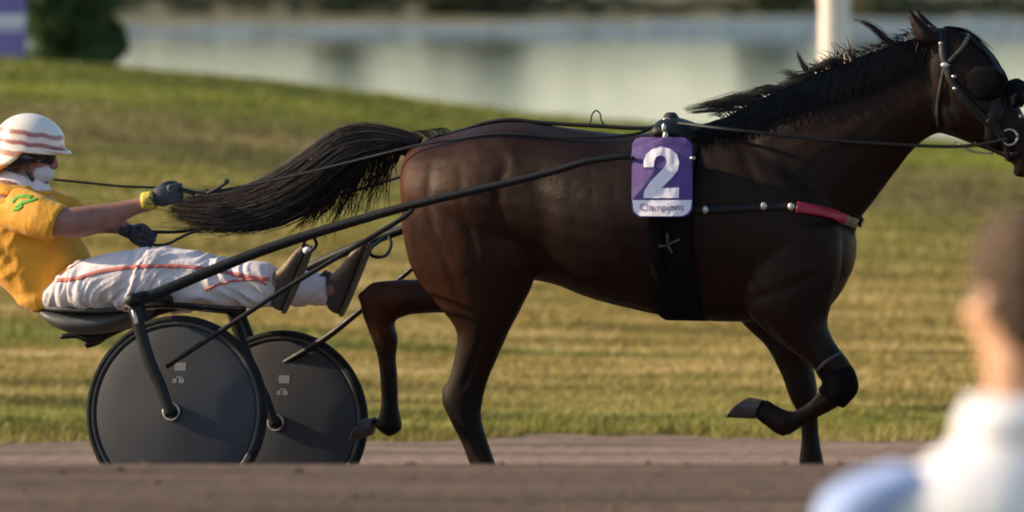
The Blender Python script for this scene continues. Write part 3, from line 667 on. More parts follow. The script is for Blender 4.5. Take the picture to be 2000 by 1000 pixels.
# ------------------------------------------------------------------ harness
hb = L(1310, 262, 0); harness = thing('harness', hb, 'black leather racing harness and bridle worn by the horse', 'harness')
def hit(px, py, bvh=None, off=.003):
    bvh = bvh or hbvh; d = ray(px, py).normalized(); h = bvh.ray_cast(CAM, d)
    if h[0] is None: return None
    n_ = h[1] if h[1].dot(d) < 0 else -h[1]
    return h[0] + n_ * off, n_
def px_strap(mb, pts, width, off=.003, th=.005, sub=6, bvh=None, mirror=False):
    P = cr(pts, sub); hs = [hit(x, y, bvh, off) for x, y in P]; hs = [h for h in hs if h]
    if len(hs) < 2: return
    mb.ribbon([h[0] for h in hs], [h[1] for h in hs], width, th)
    if mirror:
        rf = lambda p: p - EV * (2 * p.dot(EV)); mb.ribbon([rf(h[0]) for h in hs], [rf(h[1]) for h in hs], width, th)
def band(mb, c, d1, d2, a0, a1, width, off=.004, th=.006, n=40, tilt=None):
    ps, ns = [], []
    for k in range(n + 1):
        t = a0 + (a1 - a0) * k / n; d = (d1 * math.cos(t) + d2 * math.sin(t)).normalized(); cc = c + (tilt(t) if tilt else Vector())
        h = hbvh.ray_cast(cc + d * 1.2, -d)
        if h[0] is None: continue
        n_ = h[1] if h[1].dot(d) > 0 else -h[1]; ps.append(h[0] + n_ * off); ns.append(d)
    for _ in range(3): ps = [ps[0]] + [(ps[i - 1] + ps[i] * 2 + ps[i + 1]) / 4 for i in range(1, len(ps) - 1)] + [ps[-1]]
    mb.ribbon(ps, ns, width, th)
# girth, two overlapping straps, and saddle pad
mb = MB(); band(mb, L(1345, 440, 0), -EV, EZ, -math.pi, math.pi * .999, .19, .004, .008, 60); obj('girth', mb.mesh(hb), 'felt_black', harness)
mb = MB(); band(mb, L(1322, 440, 0), -EV, EZ, -math.pi, math.pi * .999, .055, .012, .004, 60); obj('girth_strap', mb.mesh(hb), 'felt_black', harness)
mb = MB(); mb.loft([(L(1284, 244, 0), L(1284, 280, 0), .10), (L(1294, 232, 0), L(1294, 284, 0), .125), (L(1318, 228, 0), L(1320, 284, 0), .13), (L(1350, 238, 0), L(1352, 286, 0), .12), (L(1368, 248, 0), L(1368, 282, 0), .10)], 18, 4, rnd=.01)
obj('saddle_pad', remesh(mb.mesh(hb), .008, 4), 'leather_black', harness)
mb = MB(); mb.loft([(L(1298, 238, 0), L(1326, 240, 0), .04), (L(1296, 228, 0), L(1326, 230, 0), .035), (L(1300, 221, 0), L(1320, 221, 0), .022)], 12, 3, rnd=.004); obj('saddle_horn', mb.mesh(hb), 'pad_dark', harness)
for v_ in (-.06, .06):
    mb = MB(); mb.tube([L(1303, 240, v_) + (EU * math.cos(q) + EZ * math.sin(q)) * .018 for q in np.linspace(0, 6.283, 14)], .004, 6, 1); obj('terret_ring', mb.mesh(hb), 'steel', harness)
for x, y, w_ in ((1297, 250, .012), (1300, 268, .015)):
    mb = MB(); h = hit(x, y, off=.02) or (L(x, y, -.13), -EV); p = L(x, y, -.15); mb.ell(p, w_ * .8, .006, w_ * 1.6); obj('saddle_stud', mb.mesh(hb), 'steel', harness)
# buckle below the number cloth
mb = MB()
for dx, dy, ex, ey in ((0, -22, 2, 0), (2, 0, 26, -10), (2, 2, 10, 16), (-16, 4, 0, 2)):
    a_ = hit(1304 + dx, 476 + dy, off=.022); b_ = hit(1304 + ex, 476 + ey, off=.022)
    if a_ and b_: mb.tube([a_[0], b_[0]], .005, 6, 2)
obj('girth_buckle', mb.mesh(hb), 'rim_grey', harness)
# breast collar: from the girth forward and round the chest
def collar(width, mat, name, off, pts):
    hs = [hit(x, y, None, off) for x, y in cr(pts, 8)]; hs = [h for h in hs if h]; rf = lambda p: p - EV * (2 * p.dot(EV))
    mb = MB(); mb.ribbon([h[0] for h in hs], [h[1] for h in hs], width, .007); obj(name, mb.mesh(hb), mat, harness)
    mb = MB(); mb.ribbon([rf(h[0]) for h in hs], [rf(h[1]) for h in hs], width, .007); obj(name, mb.mesh(hb), mat, harness)
collar(.030, 'leather_black', 'breast_strap', .004, [(1340, 410), (1420, 409), (1500, 404), (1560, 405), (1600, 414), (1640, 424), (1662, 431)])
collar(.043, 'strap_red', 'red_breast_pad', .008, [(1556, 405), (1590, 411), (1625, 420), (1652, 429)])
collar(.040, 'boot_tan', 'pad_end', .009, [(1650, 429), (1660, 432), (1668, 435)])
for x, y in ((1377, 410), (1492, 404), (1546, 405)):
    mb = MB(); h = hit(x, y, off=.012); mb.ell(h[0], .014, .006, .016); obj('buckle', mb.mesh(hb), 'steel', harness)
# strap along the back with a wire loop
mb = MB(); ps = [L(x, y, -.005) for x, y in ((845, 268), (900, 255), (950, 240), (1000, 234), (1050, 239), (1110, 243), (1165, 246), (1230, 250), (1295, 250))]; mb.tube(ps, .008, 8, 6, flat=1.6, up=EZ); obj('back_strap', mb.mesh(hb), 'leather_black', harness)
mb = MB(); mb.tube([L(x, y, -.005) for x, y in ((1148, 246), (1154, 236), (1156, 224), (1164, 216), (1172, 222), (1174, 234), (1182, 247))], .0032, 6, 4); obj('wire_loop', mb.mesh(hb), 'leather_black', harness)
mb = MB(); ps = [L(x, y, v_) for x, y, v_ in ((860, 266, -.02), (835, 276, -.04), (810, 296, -.045), (790, 300, 0), (812, 300, .045), (850, 270, .03))]; mb.tube(ps, .010, 8, 4); obj('crupper', mb.mesh(hb), 'leather_black', harness)
# bridle
mb = MB()
for pts, wd in (([(1842, 60), (1842, 95), (1848, 128), (1860, 160), (1890, 200), (1930, 240), (1962, 266)], .034), ([(1892, 72), (1882, 90), (1866, 110), (1850, 126)], .022), ([(1846, 130), (1838, 170), (1832, 215), (1836, 252)], .018), ([(1946, 132), (1950, 190), (1940, 240), (1934, 288)], .060), ([(1893, 74), (1930, 108), (1955, 150)], .030)):
    px_strap(mb, pts, wd, .003, .005, 6, mirror=True)
obj('bridle_straps', mb.mesh(hb), 'leather_black', harness)
mb = MB(); px_strap(mb, [(1891, 74), (1883, 90), (1870, 106)], .010, .009, .003, 6); obj('brow_band_trim', mb.mesh(hb), 'rim_grey', harness)
for x, y, a_, b_ in ((1798, 107, .007, .016), (1838, 86, .009, .009), (1848, 128, .019, .013), (1864, 150, .010, .008), (1866, 173, .009, .008), (1904, 162, .007, .007), (1990, 228, .007, .010)):
    h = hit(x, y, off=.006)
    if h: mb = MB(); mb.ell(h[0], a_, .006, b_); obj('bridle_buckle', mb.mesh(hb), 'steel', harness)
for s_ in (-1, 1):
    mb = MB(); c = L(1922, 164, s_ * .108); ax = (EU, EV, EZ); rg_ = []
    for k in range(7):
        q = k / 6 * math.pi / 2; rg_.append([c + EU * (.085 * math.cos(t) * math.sin(q + .02) + .0) + EZ * (.064 * math.sin(t) * math.sin(q + .02)) + EV * (s_ * (.022 * math.cos(q) - .020)) for t in np.linspace(0, 6.283, 20, endpoint=False)])
    mb.rings(rg_); obj('blinker', mb.mesh(hb), 'felt_black', harness)
mb = MB(); 
mb.tube([L(1990, 205, -.085), L(1982, 180, -.055), L(1985, 172, 0), L(1982, 180, .055), L(1990, 205, .085)], [.026, .036, .038, .036, .026], 14, 5); o = obj('shadow_roll', remesh(mb.mesh(hb), .007, 1, .5, lambda c_: .008 * noise.noise(c_ * 70)), 'felt_black', harness)
for s_ in (-1, 1):
    mb = MB(); c = L(1972, 268, s_ * .062); mb.tube([c + (EU * math.cos(q) + EZ * math.sin(q)) * .030 for q in np.linspace(0, 6.283, 18)], .0055, 6, 1); obj('bit_ring', mb.mesh(hb), 'steel', harness)
mb = MB(); mb.tube([L(1940, 300, -.03), L(1900, 296, -.045), L(1880, 286, -.05), L(1866, 278, -.04)], .004, 6, 4); obj('curb_chain', mb.mesh(hb), 'steel', harness)
mb = MB(); px_strap(mb, [(1930, 232), (1950, 256), (1966, 284), (1972, 312)], .030, .004, .006, 5, mirror=True); px_strap(mb, [(1905, 278), (1935, 288), (1965, 300), (1992, 300)], .022, .004, .006, 5, mirror=True); obj('noseband', mb.mesh(hb), 'leather_black', harness)
# reins
def rein(pts): 
    mb = MB(); mb.tube([L(x, y, v_) for x, y, v_ in pts], .0085, 8, 6, flat=.55); return mb
def rein_body(pts):                                # laid over the body where it would cut through it
    mb = MB(); P = cr([list(L(x, y, v_)) for x, y, v_ in pts], 8); out = []
    for q in P:
        p = Vector(q); h = hbvh.find_nearest(p)
        if h[0] is not None and (p - h[0]).dot(h[1]) < .010: p = h[0] + h[1] * .010
        out.append(p)
    mb.tube(out, .0075, 8, 1, flat=.6); return mb
obj('rein', rein_body([(300, 369, -.15), (345, 368, -.14), (410, 375, -.13), (560, 346, -.13), (700, 312, -.14), (760, 297, -.15), (830, 281, -.15), (892, 273, -.15), (1036, 266, -.15), (1144, 268, -.14), (1240, 262, -.11), (1303, 240, -.06), (1420, 252, -.18), (1600, 272, -.15), (1785, 284, -.10), (1890, 285, -.085), (1972, 270, -.065)]).mesh(hb), 'leather_black', harness)
obj('rein', rein_body([(270, 470, .12), (320, 478, .12), (400, 446, .12), (640, 386, .16), (780, 346, .25), (900, 300, .24), (1100, 275, .18), (1240, 262, .11), (1303, 240, .06), (1420, 252, .18), (1600, 272, .15), (1785, 284, .10), (1890, 285, .085), (1972, 270, .065)]).mesh(hb), 'leather_black', harness)
mb = MB(); mb.tube([L(100, 350, -.15), L(170, 357, -.15), L(240, 364, -.15), L(330, 368, -.145), L(380, 380, -.145)], .0052, 6, 5); obj('rein_end', mb.mesh(hb), 'leather_black', harness)
mb = MB(); mb.tube([L(405, 378, -.135), L(425, 368, -.135), L(446, 354, -.13)], .0075, 6, 5); mb.ell(L(442, 353, -.135), .012, .006, .008); obj('rein_buckle', mb.mesh(hb), 'pad_dark', harness)
mb = MB(); mb.tube([L(300, 453, .11), L(345, 453, .11), L(385, 447, .115)], .007, 6, 5); obj('hand_hold', mb.mesh(hb), 'leather_black', harness)
# padded boot over the lifted knee
mb = MB(); mb.loft([S(1652, 702, 1590, 722, .052, -.13), S(1670, 726, 1600, 738, .056, -.13), S(1676, 764, 1606, 746, .056, -.13), S(1648, 798, 1598, 760, .047, -.13)], 18, 5, rnd=.004)
obj('knee_boot', remesh(mb.mesh(hb), .008, 2), 'felt_black', harness)
# knee strap on the folded leg
mb = MB(); 
px_strap(mb, [(1598, 722), (1612, 708), (1628, 697), (1640, 690)], .014, .004, .006, 6); obj('knee_boot_strap', mb.mesh(hb), 'strap_mauve', harness)

# ------------------------------------------------------------------ number cloth
nb = L(1290, 425, -.32); cloth_t = thing('number_cloth', nb, 'purple saddle cloth with a white number 2 on the horse side', 'cloth')
def nv(py): return -.262 - .066 * (py - 270) / 155
def onc(px, py, off=0.0): return L(px, py, nv(py) - off)
def slab(poly, off, th, mat, name, parent=cloth_t, fn=onc, base=nb):
    me = bpy.data.meshes.new('s'); bm = bmesh.new(); vs = [bm.verts.new(fn(x, y, off) - base) for x, y in poly]; fc = bm.faces.new(vs)
    ex = bmesh.ops.extrude_face_region(bm, geom=[fc]); nvv = [g_ for g_ in ex['geom'] if isinstance(g_, bmesh.types.BMVert)]
    bmesh.ops.translate(bm, verts=nvv, vec=-EV * th); bmesh.ops.triangulate(bm, faces=bm.faces); bmesh.ops.subdivide_edges(bm, edges=bm.edges[:], cuts=4, use_grid_fill=True); bmesh.ops.triangulate(bm, faces=bm.faces); bmesh.ops.recalc_face_normals(bm, faces=bm.faces); bm.to_mesh(me); bm.free()
    return obj(name, me, mat, parent, False)
def rrect(x0, y0, x1, y1, r, corners=(1, 1, 1, 1)):
    out = []
    for (cx, cy, a0), k in zip(((x0 + r, y0 + r, 180), (x1 - r, y0 + r, 270), (x1 - r, y1 - r, 0), (x0 + r, y1 - r, 90)), corners):
        if k: out += [(cx + r * math.cos(R(a0 + q)), cy + r * math.sin(R(a0 + q))) for q in range(0, 91, 15)]
        else: out.append((x0 if cx < (x0 + x1) / 2 else x1, y0 if cy < (y0 + y1) / 2 else y1))
    return out
slab(rrect(1232, 268, 1350, 424, 20), 0, .006, 'cloth_purple', 'backing')
slab([(1233.5, 391), (1348.5, 391)] + [(1327 + 20 * math.cos(R(q)), 402 + 20 * math.sin(R(q))) for q in range(0, 91, 15)] + [(1255 + 20 * math.cos(R(q)), 402 + 20 * math.sin(R(q))) for q in range(90, 181, 15)], .0065, .0025, 'print_white', 'lower_band')
two = [(255, 355), (256, 318), (272, 272), (312, 238), (372, 222), (430, 235), (472, 270), (486, 325), (476, 375), (440, 425), (400, 465), (372, 492), (486, 488), (483, 556), (254, 556), (262, 505), (300, 450), (352, 398), (392, 358), (408, 322), (398, 290), (370, 277), (340, 288), (326, 318), (322, 355)]
slab([(1180 + x / 3.3333, 220 + y / 3.3333) for x, y in two], .0065, .0025, 'print_white', 'numeral')
def text_mesh(s, size, fn, base, mat, parent, name, bold=.012):
    cu = bpy.data.curves.new('t', 'FONT'); cu.body = s; cu.size = 1.0; cu.align_x = 'CENTER'; cu.align_y = 'CENTER'; cu.offset = bold; cu.fill_mode = 'BOTH'
    o = bpy.data.objects.new('t', cu); C.objects.link(o); bpy.context.view_layer.update()
    me = bpy.data.meshes.new_from_object(o.evaluated_get(bpy.context.evaluated_depsgraph_get())); bpy.data.objects.remove(o)
    for v in me.vertices: v.co = fn(v.co.x * size, v.co.y * size) - base
    return obj(name, me, mat, parent, False)
text_mesh('Champions', 19, lambda x, y: onc(1291 + x, 405.5 - y * 1.05, .0125), nb, 'print_grey', cloth_t, 'lettering')
_cc = L(1291, 348, -.3)
for ch in cloth_t.children:                       # the cloth bends round the body and creases
    for v_ in ch.data.vertices:
        u_ = (v_.co + nb - _cc).dot(EU); z_ = (v_.co + nb - _cc).z; v_.co += EV * (1.3 * u_ * u_ + .0045 * noise.noise(Vector((u_ * 26 + z_ * 8, z_ * 9, 2))) + .002 * noise.noise(Vector((u_ * 50, z_ * 30, 5))))
mb = MB(); mb.tube([onc(1237, 309, .004), onc(1224, 308, -.01), onc(1200, 309, -.005)], .008, 6, 4); obj('tie', mb.mesh(nb), 'leather_black', cloth_t)
for x_, y_ in ((1353, 309), (1230, 305)):
    mb = MB(); mb.ell(onc(x_, y_, .005), .012, .006, .008); obj('tie_ring', mb.mesh(nb), 'steel', cloth_t)

# ------------------------------------------------------------------ sulky
sbase = (hub_n + hub_f) / 2; sbase.z = (g1 + g2) / 2
sulky = thing('sulky', sbase, 'black two wheeled racing sulky with solid disc wheels behind the horse', 'sulky')
axis = (hub_f - hub_n).normalized()
cen = MB(); 
def wheel(c, side):
    out = axis * side                                  # towards the outside
    w_ = bpy.data.objects.new('wheel', None); C.objects.link(w_); w_.parent = sulky; w_.location = c - sbase
    z = Vector()
    mb = MB(); tr, mr = WR - .017, .017; rg_ = []
    mb.lathe([(tr + mr * math.cos(q), mr * 1.15 * math.sin(q)) for q in np.linspace(0, 2 * math.pi, 14)], z, axis, 72); obj('tyre', mb.mesh(), 'rubber', w_)
    mb = MB(); mb.lathe([(tr - .012, .0175), (tr - .004, .014), (tr - .004, -.014), (tr - .012, -.0175), (tr - .022, -.016), (tr - .022, .016), (tr - .012, .0175)], z, axis, 72); obj('rim', mb.mesh(), 'rim_grey', w_)
    for s_ in (-1, 1):
        mb = MB(); ri = tr - .023; mb.lathe([(.02, s_ * .046), (.06, s_ * .043), (.14, s_ * .036), (.24, s_ * .025), (ri - .012, s_ * .015), (ri, s_ * .011), (ri, s_ * .009), (ri - .012, s_ * .012), (.02, s_ * .043)], z, axis, 72); obj('disc_cover', mb.mesh(), 'disc_cover', w_)
    mb = MB(); mb.lathe([(.0, -.075), (.012, -.075), (.014, -.062), (.034, -.060), (.036, -.046), (.036, .046), (.034, .060), (.014, .062), (.012, .075), (0, .075)], z, axis, 24); auto(obj('hub', mb.mesh(), 'paint_black', w_))
    for s_ in (-1, 1):
        mb = MB(); mb.lathe([(.026, s_ * .0585), (.033, s_ * .0625), (.037, s_ * .0605), (.036, s_ * .055)], z, axis, 28); obj('hub_ring', mb.mesh(), 'steel', w_)
        mb = MB(); mb.ell(axis * (s_ * .077), .009, .009, .009, nu=10, nv=6); obj('axle_nut', mb.mesh(), 'steel', w_)
    # worn print on the disc: short pale bars above the hub
    up = EZ - axis * EZ.dot(axis); up.normalize(); fw = axis.cross(up); fw = fw if fw.dot(EU) > 0 else -fw
    for (x0, x1, y0, y1) in ((-.002, .045, .160, .192), (-.006, .010, .112, .130), (.018, .042, .112, .130), (.008, .034, .132, .138)):
        mb = MB(); rg_ = []
        off = lambda r: -(np.interp(r, [.02, .06, .14, .24, .32], [.046, .043, .036, .025, .015]) + .0012)
        q = [fw * x + up * y + axis * off(math.hypot(x, y)) for x, y in ((x0, y0), (x1, y0), (x1, y1), (x0, y1))]
        mb.add(q + [p + axis * .001 for p in q], [(0, 1, 2, 3), (7, 6, 5, 4), (0, 4, 5, 1), (1, 5, 6, 2), (2, 6, 7, 3), (3, 7, 4, 0)]); obj('worn_print', mb.mesh(), 'decal_grey', w_, False)
    return w_
wheel(hub_n, -1); wheel(hub_f, 1)
# fork arms outside and inside each wheel, joined above it
def arm(hub, topx, topy, v_top, dv, name='fork_arm'):
    mb = MB(); a_ = hub + axis * dv; b_ = L(topx, topy, v_top); m1 = a_.lerp(b_, .5) + EU * -.012
    mb.tube([a_ - (b_ - a_) * .04, a_.lerp(b_, .22), m1, b_], [.013, .014, .015, .015], 12, 5, flat=1.7, up=EV); return obj(name, mb.mesh(sbase), 'paint_black', sulky)
arm(hub_n, 258, 588, -.575 - .075, -.08); arm(hub_n, 268, 590, -.575 + .085, .08); arm(hub_f, 466, 607, .575 + .08, .08); arm(hub_f, 452, 604, .575 - .085, -.08)
nt_ = L(260, 586, -.66); ft_ = L(466, 605, .66)
mb = MB(); mb.tube([nt_, L(285, 580, -.55), L(320, 583, -.3), L(362, 592, 0), L(410, 598, .3), L(448, 602, .55), ft_], .026, 12, 5); obj('arch', mb.mesh(sbase), 'paint_black', sulky)
for q in (nt_, ft_):
    mb = MB(); mb.ell(q, .032, .028, .029); obj('arch_joint', mb.mesh(sbase), 'paint_black', sulky)
mb = MB(); mb.tube([L(256, 594, -.64), L(262, 612, -.66), L(268, 634, -.66)], .010, 8, 4); obj('chrome_clamp', mb.mesh(sbase), 'steel', sulky)
# shafts: near one traced, far one mirrored and lowered with the bank
sh = [(262, 588, -.60), (300, 576, -.56), (400, 534, -.50), (500, 494, -.46), (600, 460, -.43), (700, 430, -.41), (800, 402, -.40), (900, 378, -.39), (1000, 355, -.375), (1080, 335, -.36), (1150, 315, -.345), (1232, 305, -.315)]
ns = [L(*q) for q in sh]; rad = [.022, .0225, .022, .021, .020, .019, .0175, .016, .015, .014, .012, .010]
mb = MB(); mb.tube(ns, rad, 12, 5); obj('shaft', mb.mesh(sbase), 'paint_black', sulky)
fs = [p - EV * (2 * p.dot(EV)) - EZ * (.065 * max(0, 1 - i / 9) + .005) for i, p in enumerate(ns)]
mb = MB(); mb.tube(fs, rad, 12, 5); obj('shaft', mb.mesh(sbase), 'paint_black', sulky)
mb = MB(); mb.tube([L(325, 716, -.64), L(450, 634, -.60), L(560, 562, -.54), L(680, 490, -.48), L(790, 424, -.42), L(806, 404, -.40)], .010, 8, 3); obj('stay', mb.mesh(sbase), 'paint_black', sulky)
mb = MB(); mb.tube([L(528, 724, .60), L(630, 664, .55), L(700, 610, .50), L(820, 512, .44), L(900, 440, .41)], [.012, .014, .012, .010, .010], 8, 3); obj('stay', mb.mesh(sbase), 'paint_black', sulky)
# seat and its undertray
mb = MB(); mb.loft([(L(84, 596, 0), L(98, 612, 0), .10), (L(110, 598, 0), L(122, 632, 0), .17), (L(150, 602, 0), L(160, 650, 0), .20), (L(200, 604, 0), L(205, 652, 0), .205), (L(250, 602, 0), L(256, 640, 0), .20), (L(300, 592, 0), L(304, 612, 0), .16)], 20, 4, rnd=.01, ex=2.6)
obj('seat', mb.mesh(sbase), 'seat_vinyl', sulky)
mb = MB(); mb.tube([L(84, 600, -.14), L(120, 604, -.2), L(200, 606, -.22), L(262, 600, -.21), L(310, 590, -.17)], .010, 8, 4); obj('seat_piping', mb.mesh(sbase), 'rim_grey', sulky)
mb = MB(); mb.tube([L(118, 658, -.06), L(150, 655, -.05), L(180, 662, -.04), L(214, 650, -.03), L(260, 630, 0)], [.010, .013, .020, .018, .014], 8, 4); obj('seat_bracket', mb.mesh(sbase), 'paint_black', sulky)
mb = MB(); mb.tube([L(168, 672, .0), L(190, 664, .0), L(222, 644, .0), L(300, 610, 0), L(360, 596, 0)], [.018, .020, .018, .018, .018], 8, 4); obj('seat_bar', mb.mesh(sbase), 'paint_black', sulky)
mb = MB(); mb.tube([L(245, 600, -.3), L(300, 596, -.3), L(360, 597, -.28), L(430, 602, -.26), L(480, 604, -.25)], .012, 8, 4); obj('side_rail', mb.mesh(sbase), 'paint_black', sulky)
# stirrups hung from the shafts
for q in ([(612, 462, -.42), (618, 478, -.36), (604, 492, -.28), (592, 486, -.20), (596, 470, -.24), (604, 460, -.40)], [(760, 462, .40), (764, 480, .34), (752, 500, .26), (728, 500, .2), (724, 486, .26), (752, 464, .40)]):
    mb = MB(); mb.tube([L(*p) for p in q], .007, 8, 5); obj('stirrup', mb.mesh(sbase), 'paint_black', sulky)
mb = MB(); mb.ell(L(600, 489, -.25), .018, .015, .014); obj('stirrup_pad', mb.mesh(sbase), 'print_white', sulky)

# ------------------------------------------------------------------ people
def head_mb(mb, c, fw, up, k=1.0):
    fw = fw.normalized(); lf = up.cross(fw).normalized(); up = fw.cross(lf).normalized(); ax = (fw, lf, up)
    P = lambda x, y, z: c + fw * (x * k) + lf * (y * k) + up * (z * k)
    E = lambda x, y, z, a_, b_, d_: mb.ell(P(x, y, z), a_ * k, b_ * k, d_ * k, ax)
    E(-.008, 0, .032, .098, .077, .095); E(.022, 0, -.045, .072, .060, .082); E(.075, 0, -.102, .022, .026, .022)
    E(.082, 0, .026, .018, .05, .013); E(.088, 0, -.066, .014, .024, .007); E(.087, 0, -.078, .013, .022, .007); E(.03, 0, -.085, .055, .045, .03)
    mb.tube([P(.088, 0, .018), P(.104, 0, -.008), P(.118, 0, -.034), P(.098, 0, -.044)], [.010 * k, .012 * k, .0145 * k, .010 * k], 8, 3)
    for s_ in (-1, 1):
        E(.066, s_ * .040, -.022, .028, .024, .026); E(.103, s_ * .014, -.037, .011, .009, .009); E(-.008, s_ * .079, -.008, .022, .009, .033); E(-.012, s_ * .086, -.005, .016, .008, .024)
    return P
def eyes(c, fw, up, base, parent):
    lf = up.cross(fw).normalized()
    for s_ in (-1, 1):
        mb = MB(); mb.ell(c + fw * .083 + lf * (s_ * .032) + up * .006, .013, .013, .013, nu=10, nv=8); obj('eye', mb.mesh(base), 'print_white', parent)
        mb = MB(); mb.ell(c + fw * .0925 + lf * (s_ * .032) + up * .006, .0055, .0065, .0065, nu=10, nv=6); obj('pupil', mb.mesh(base), 'eye_dark', parent)

# driver
db = L(150, 600, 0); driver = thing('person', db, 'driver in yellow shirt, white trousers and striped helmet seated on the sulky', 'person')
mb = MB(); dh = L(58, 299, 0); dfw = (EU * math.cos(R(8)) - EZ * math.sin(R(8))).normalized(); dup = EV.cross(dfw) * -1
if dup.z < 0: dup = -dup
head_mb(mb, dh, dfw, dup)
mb.loft([(L(92, 345, 0), L(28, 325, 0), .055), (L(88, 370, 0), L(10, 360, 0), .062), (L(90, 395, 0), L(-10, 390, 0), .09)], 16, 3)
tor = [(78, 360, -8, 350, .10), (98, 389, -30, 392, .150), (122, 430, -44, 440, .168), (148, 470, -40, 485, .168), (168, 505, -15, 535, .16), (160, 552, 34, 575, .145), (140, 580, 84, 594, .12)]
mb.loft([S(*q) for q in tor], 20, 4, rnd=.02)
armn = [(34, 384, 14, 416, .036, -.17), (75, 388, 54, 444, .046, -.232), (125, 404, 108, 462, .050, -.25), (165, 402, 160, 464, .046, -.23), (215, 396, 215, 448, .040, -.19), (262, 388, 266, 420, .031, -.16), (290, 380, 296, 412, .028, -.15)]
mb.loft([S(*q) for q in armn], 16, 4, rnd=.015)
armf = [(90, 375, 70, 420, .05, .20), (135, 392, 115, 446, .05, .22), (175, 412, 165, 456, .044, .18), (215, 422, 205, 456, .036, .14), (250, 432, 238, 458, .028, .12)]
mb.loft([S(*q) for q in armf], 16, 4, rnd=.015)
legn = [(140, 545, 112, 592, .06, -.10), (200, 500, 190, 598, .09, -.17), (290, 492, 288, 594, .08, -.19), (350, 496, 352, 592, .068, -.19), (420, 514, 424, 590, .056, -.18), (500, 526, 508, 582, .045, -.17), (548, 535, 552, 578, .04, -.165)]
mb.loft([S(*q) for q in legn], 16, 4, rnd=.015)
fs_ = .02
legf = [(175, 545, 150, 592, .06, .10), (260, 508, 250, 606, .09, .17), (350, 500, 348, 600, .08, .19), (430, 512, 432, 600, .066, .19), (520, 526, 524, 596, .054, .18), (600, 536, 604, 590, .045, .17), (655, 543, 660, 590, .04, .165)]
mb.loft([S(*q) for q in legf], 16, 4, rnd=.015)
body = remesh(mb.mesh(db), .0065, 4); obj('body', body, 'skin', driver)
eyes(dh, dfw, dup, db, driver)
# shirt with sleeves
mb = MB(); mb.loft([S(q[0] + 6, q[1] - 1, q[2] - 6, q[3], q[4] + .016) for q in tor[1:-1]] + [S(150, 572, 46, 594, .165), S(146, 590, 74, 610, .16)], 24, 4, rnd=.01)
mb.loft([S(90, 362, -20, 352, .10), S(100, 378, -32, 378, .15)], 20, 3)
mb.loft([S(36, 366, -8, 432, .07, -.17), S(72, 376, 40, 458, .074, -.225), S(98, 388, 70, 466, .072, -.245), S(128, 400, 100, 470, .068, -.25)], 18, 4)
mb.loft([S(100, 368, 60, 425, .07, .17), S(140, 384, 108, 455, .072, .22), S(160, 396, 135, 460, .066, .22)], 18, 4)
def ridge(x, y, z): return (1 - 2.2 * abs(noise.noise(Vector((x, y, z)))))
def fold(c):
    u_, v_, z_ = loc(c + db); m = max(0, .55 + 1.2 * noise.noise(Vector((u_ * 4, v_ * 4, z_ * 4 + 3))))
    return m * (.0075 * ridge(u_ * 5 + z_ * 6, v_ * 4, z_ * 8 - u_ * 7) + .004 * ridge(u_ * 12 + z_ * 10, v_ * 9, z_ * 16 - u_ * 10)) - .003
shirt_me = remesh(mb.mesh(db), .0075, 4, .5, fold); obj('shirt', shirt_me, 'shirt_yellow', driver); sbvh = bvh_of(shirt_me, db)
mb = MB(); mb.loft([S(88, 350, 4, 326, .074), S(94, 362, -10, 344, .09), S(100, 374, -22, 364, .115)], 20, 3); obj('collar', remesh(mb.mesh(db), .007, 2), 'trouser_white', driver)
# trousers
mb = MB()
tn = [(150, 512, 88, 604, .11, -.09), (185, 498, 165, 604, .112, -.15), (260, 485, 255, 603, .10, -.185), (330, 486, 335, 601, .088, -.19), (385, 497, 390, 600, .078, -.19), (440, 510, 445, 598, .070, -.185), (490, 516, 496, 594, .064, -.175), (530, 520, 534, 588, .060, -.17)]
tf = [(185, 515, 140, 606, .11, .09), (240, 500, 230, 610, .11, .15), (330, 492, 325, 612, .10, .185), (410, 496, 412, 608, .088, .19), (500, 514, 505, 602, .072, .18), (580, 526, 585, 598, .062, .17), (640, 534, 644, 593, .058, .165)]
mb.loft([S(*q) for q in tn], 20, 4, rnd=.01); mb.loft([S(*q) for q in tf], 20, 4, rnd=.01)
mb.loft([S(170, 520, 80, 590, .15), S(150, 560, 84, 608, .155)], 20, 3, rnd=.02)
def fold2(c):
    u_, v_, z_ = loc(c + db); m = max(0, .5 + 1.5 * noise.noise(Vector((u_ * 5, v_ * 3, z_ * 5 + 9)))); q = u_ + .25 * noise.noise(Vector((u_ * 4, v_ * 4, z_ * 4)))
    m = m + .3; return m * (.011 * ridge(q * 9 + z_ * 5, v_ * 4, z_ * 3) + .007 * ridge(q * 24 - z_ * 9, v_ * 6, z_ * 4)) - .006
tr_me = remesh(mb.mesh(db), .0075, 3, .5, fold2); tro = obj('trousers', tr_me, 'trouser_white', driver); tbvh = bvh_of(tr_me, db)
mb = MB()
for pts, wd in (([(112, 548), (150, 544), (200, 530), (260, 522), (310, 520), (360, 521), (420, 528), (480, 540), (525, 546)], .018), ([(400, 566), (440, 552), (490, 546), (522, 556)], .010), ([(116, 538), (140, 522), (165, 508)], .006)):
    px_strap(mb, pts, wd, .0015, .0025, 14, tbvh)
obj('side_stripe', mb.mesh(db), 'stripe_pink', tro)
# emblem on the sleeve
mb = MB()
for pts, wd in (([(24, 395), (34, 386), (48, 383), (62, 385)], .020), ([(30, 404), (44, 396), (60, 392), (72, 388)], .018), ([(26, 410), (36, 408), (44, 402)], .014)):
    px_strap(mb, pts, wd, .001, .002, 6, sbvh)
obj('sleeve_emblem', mb.mesh(db), 'patch_green', driver)
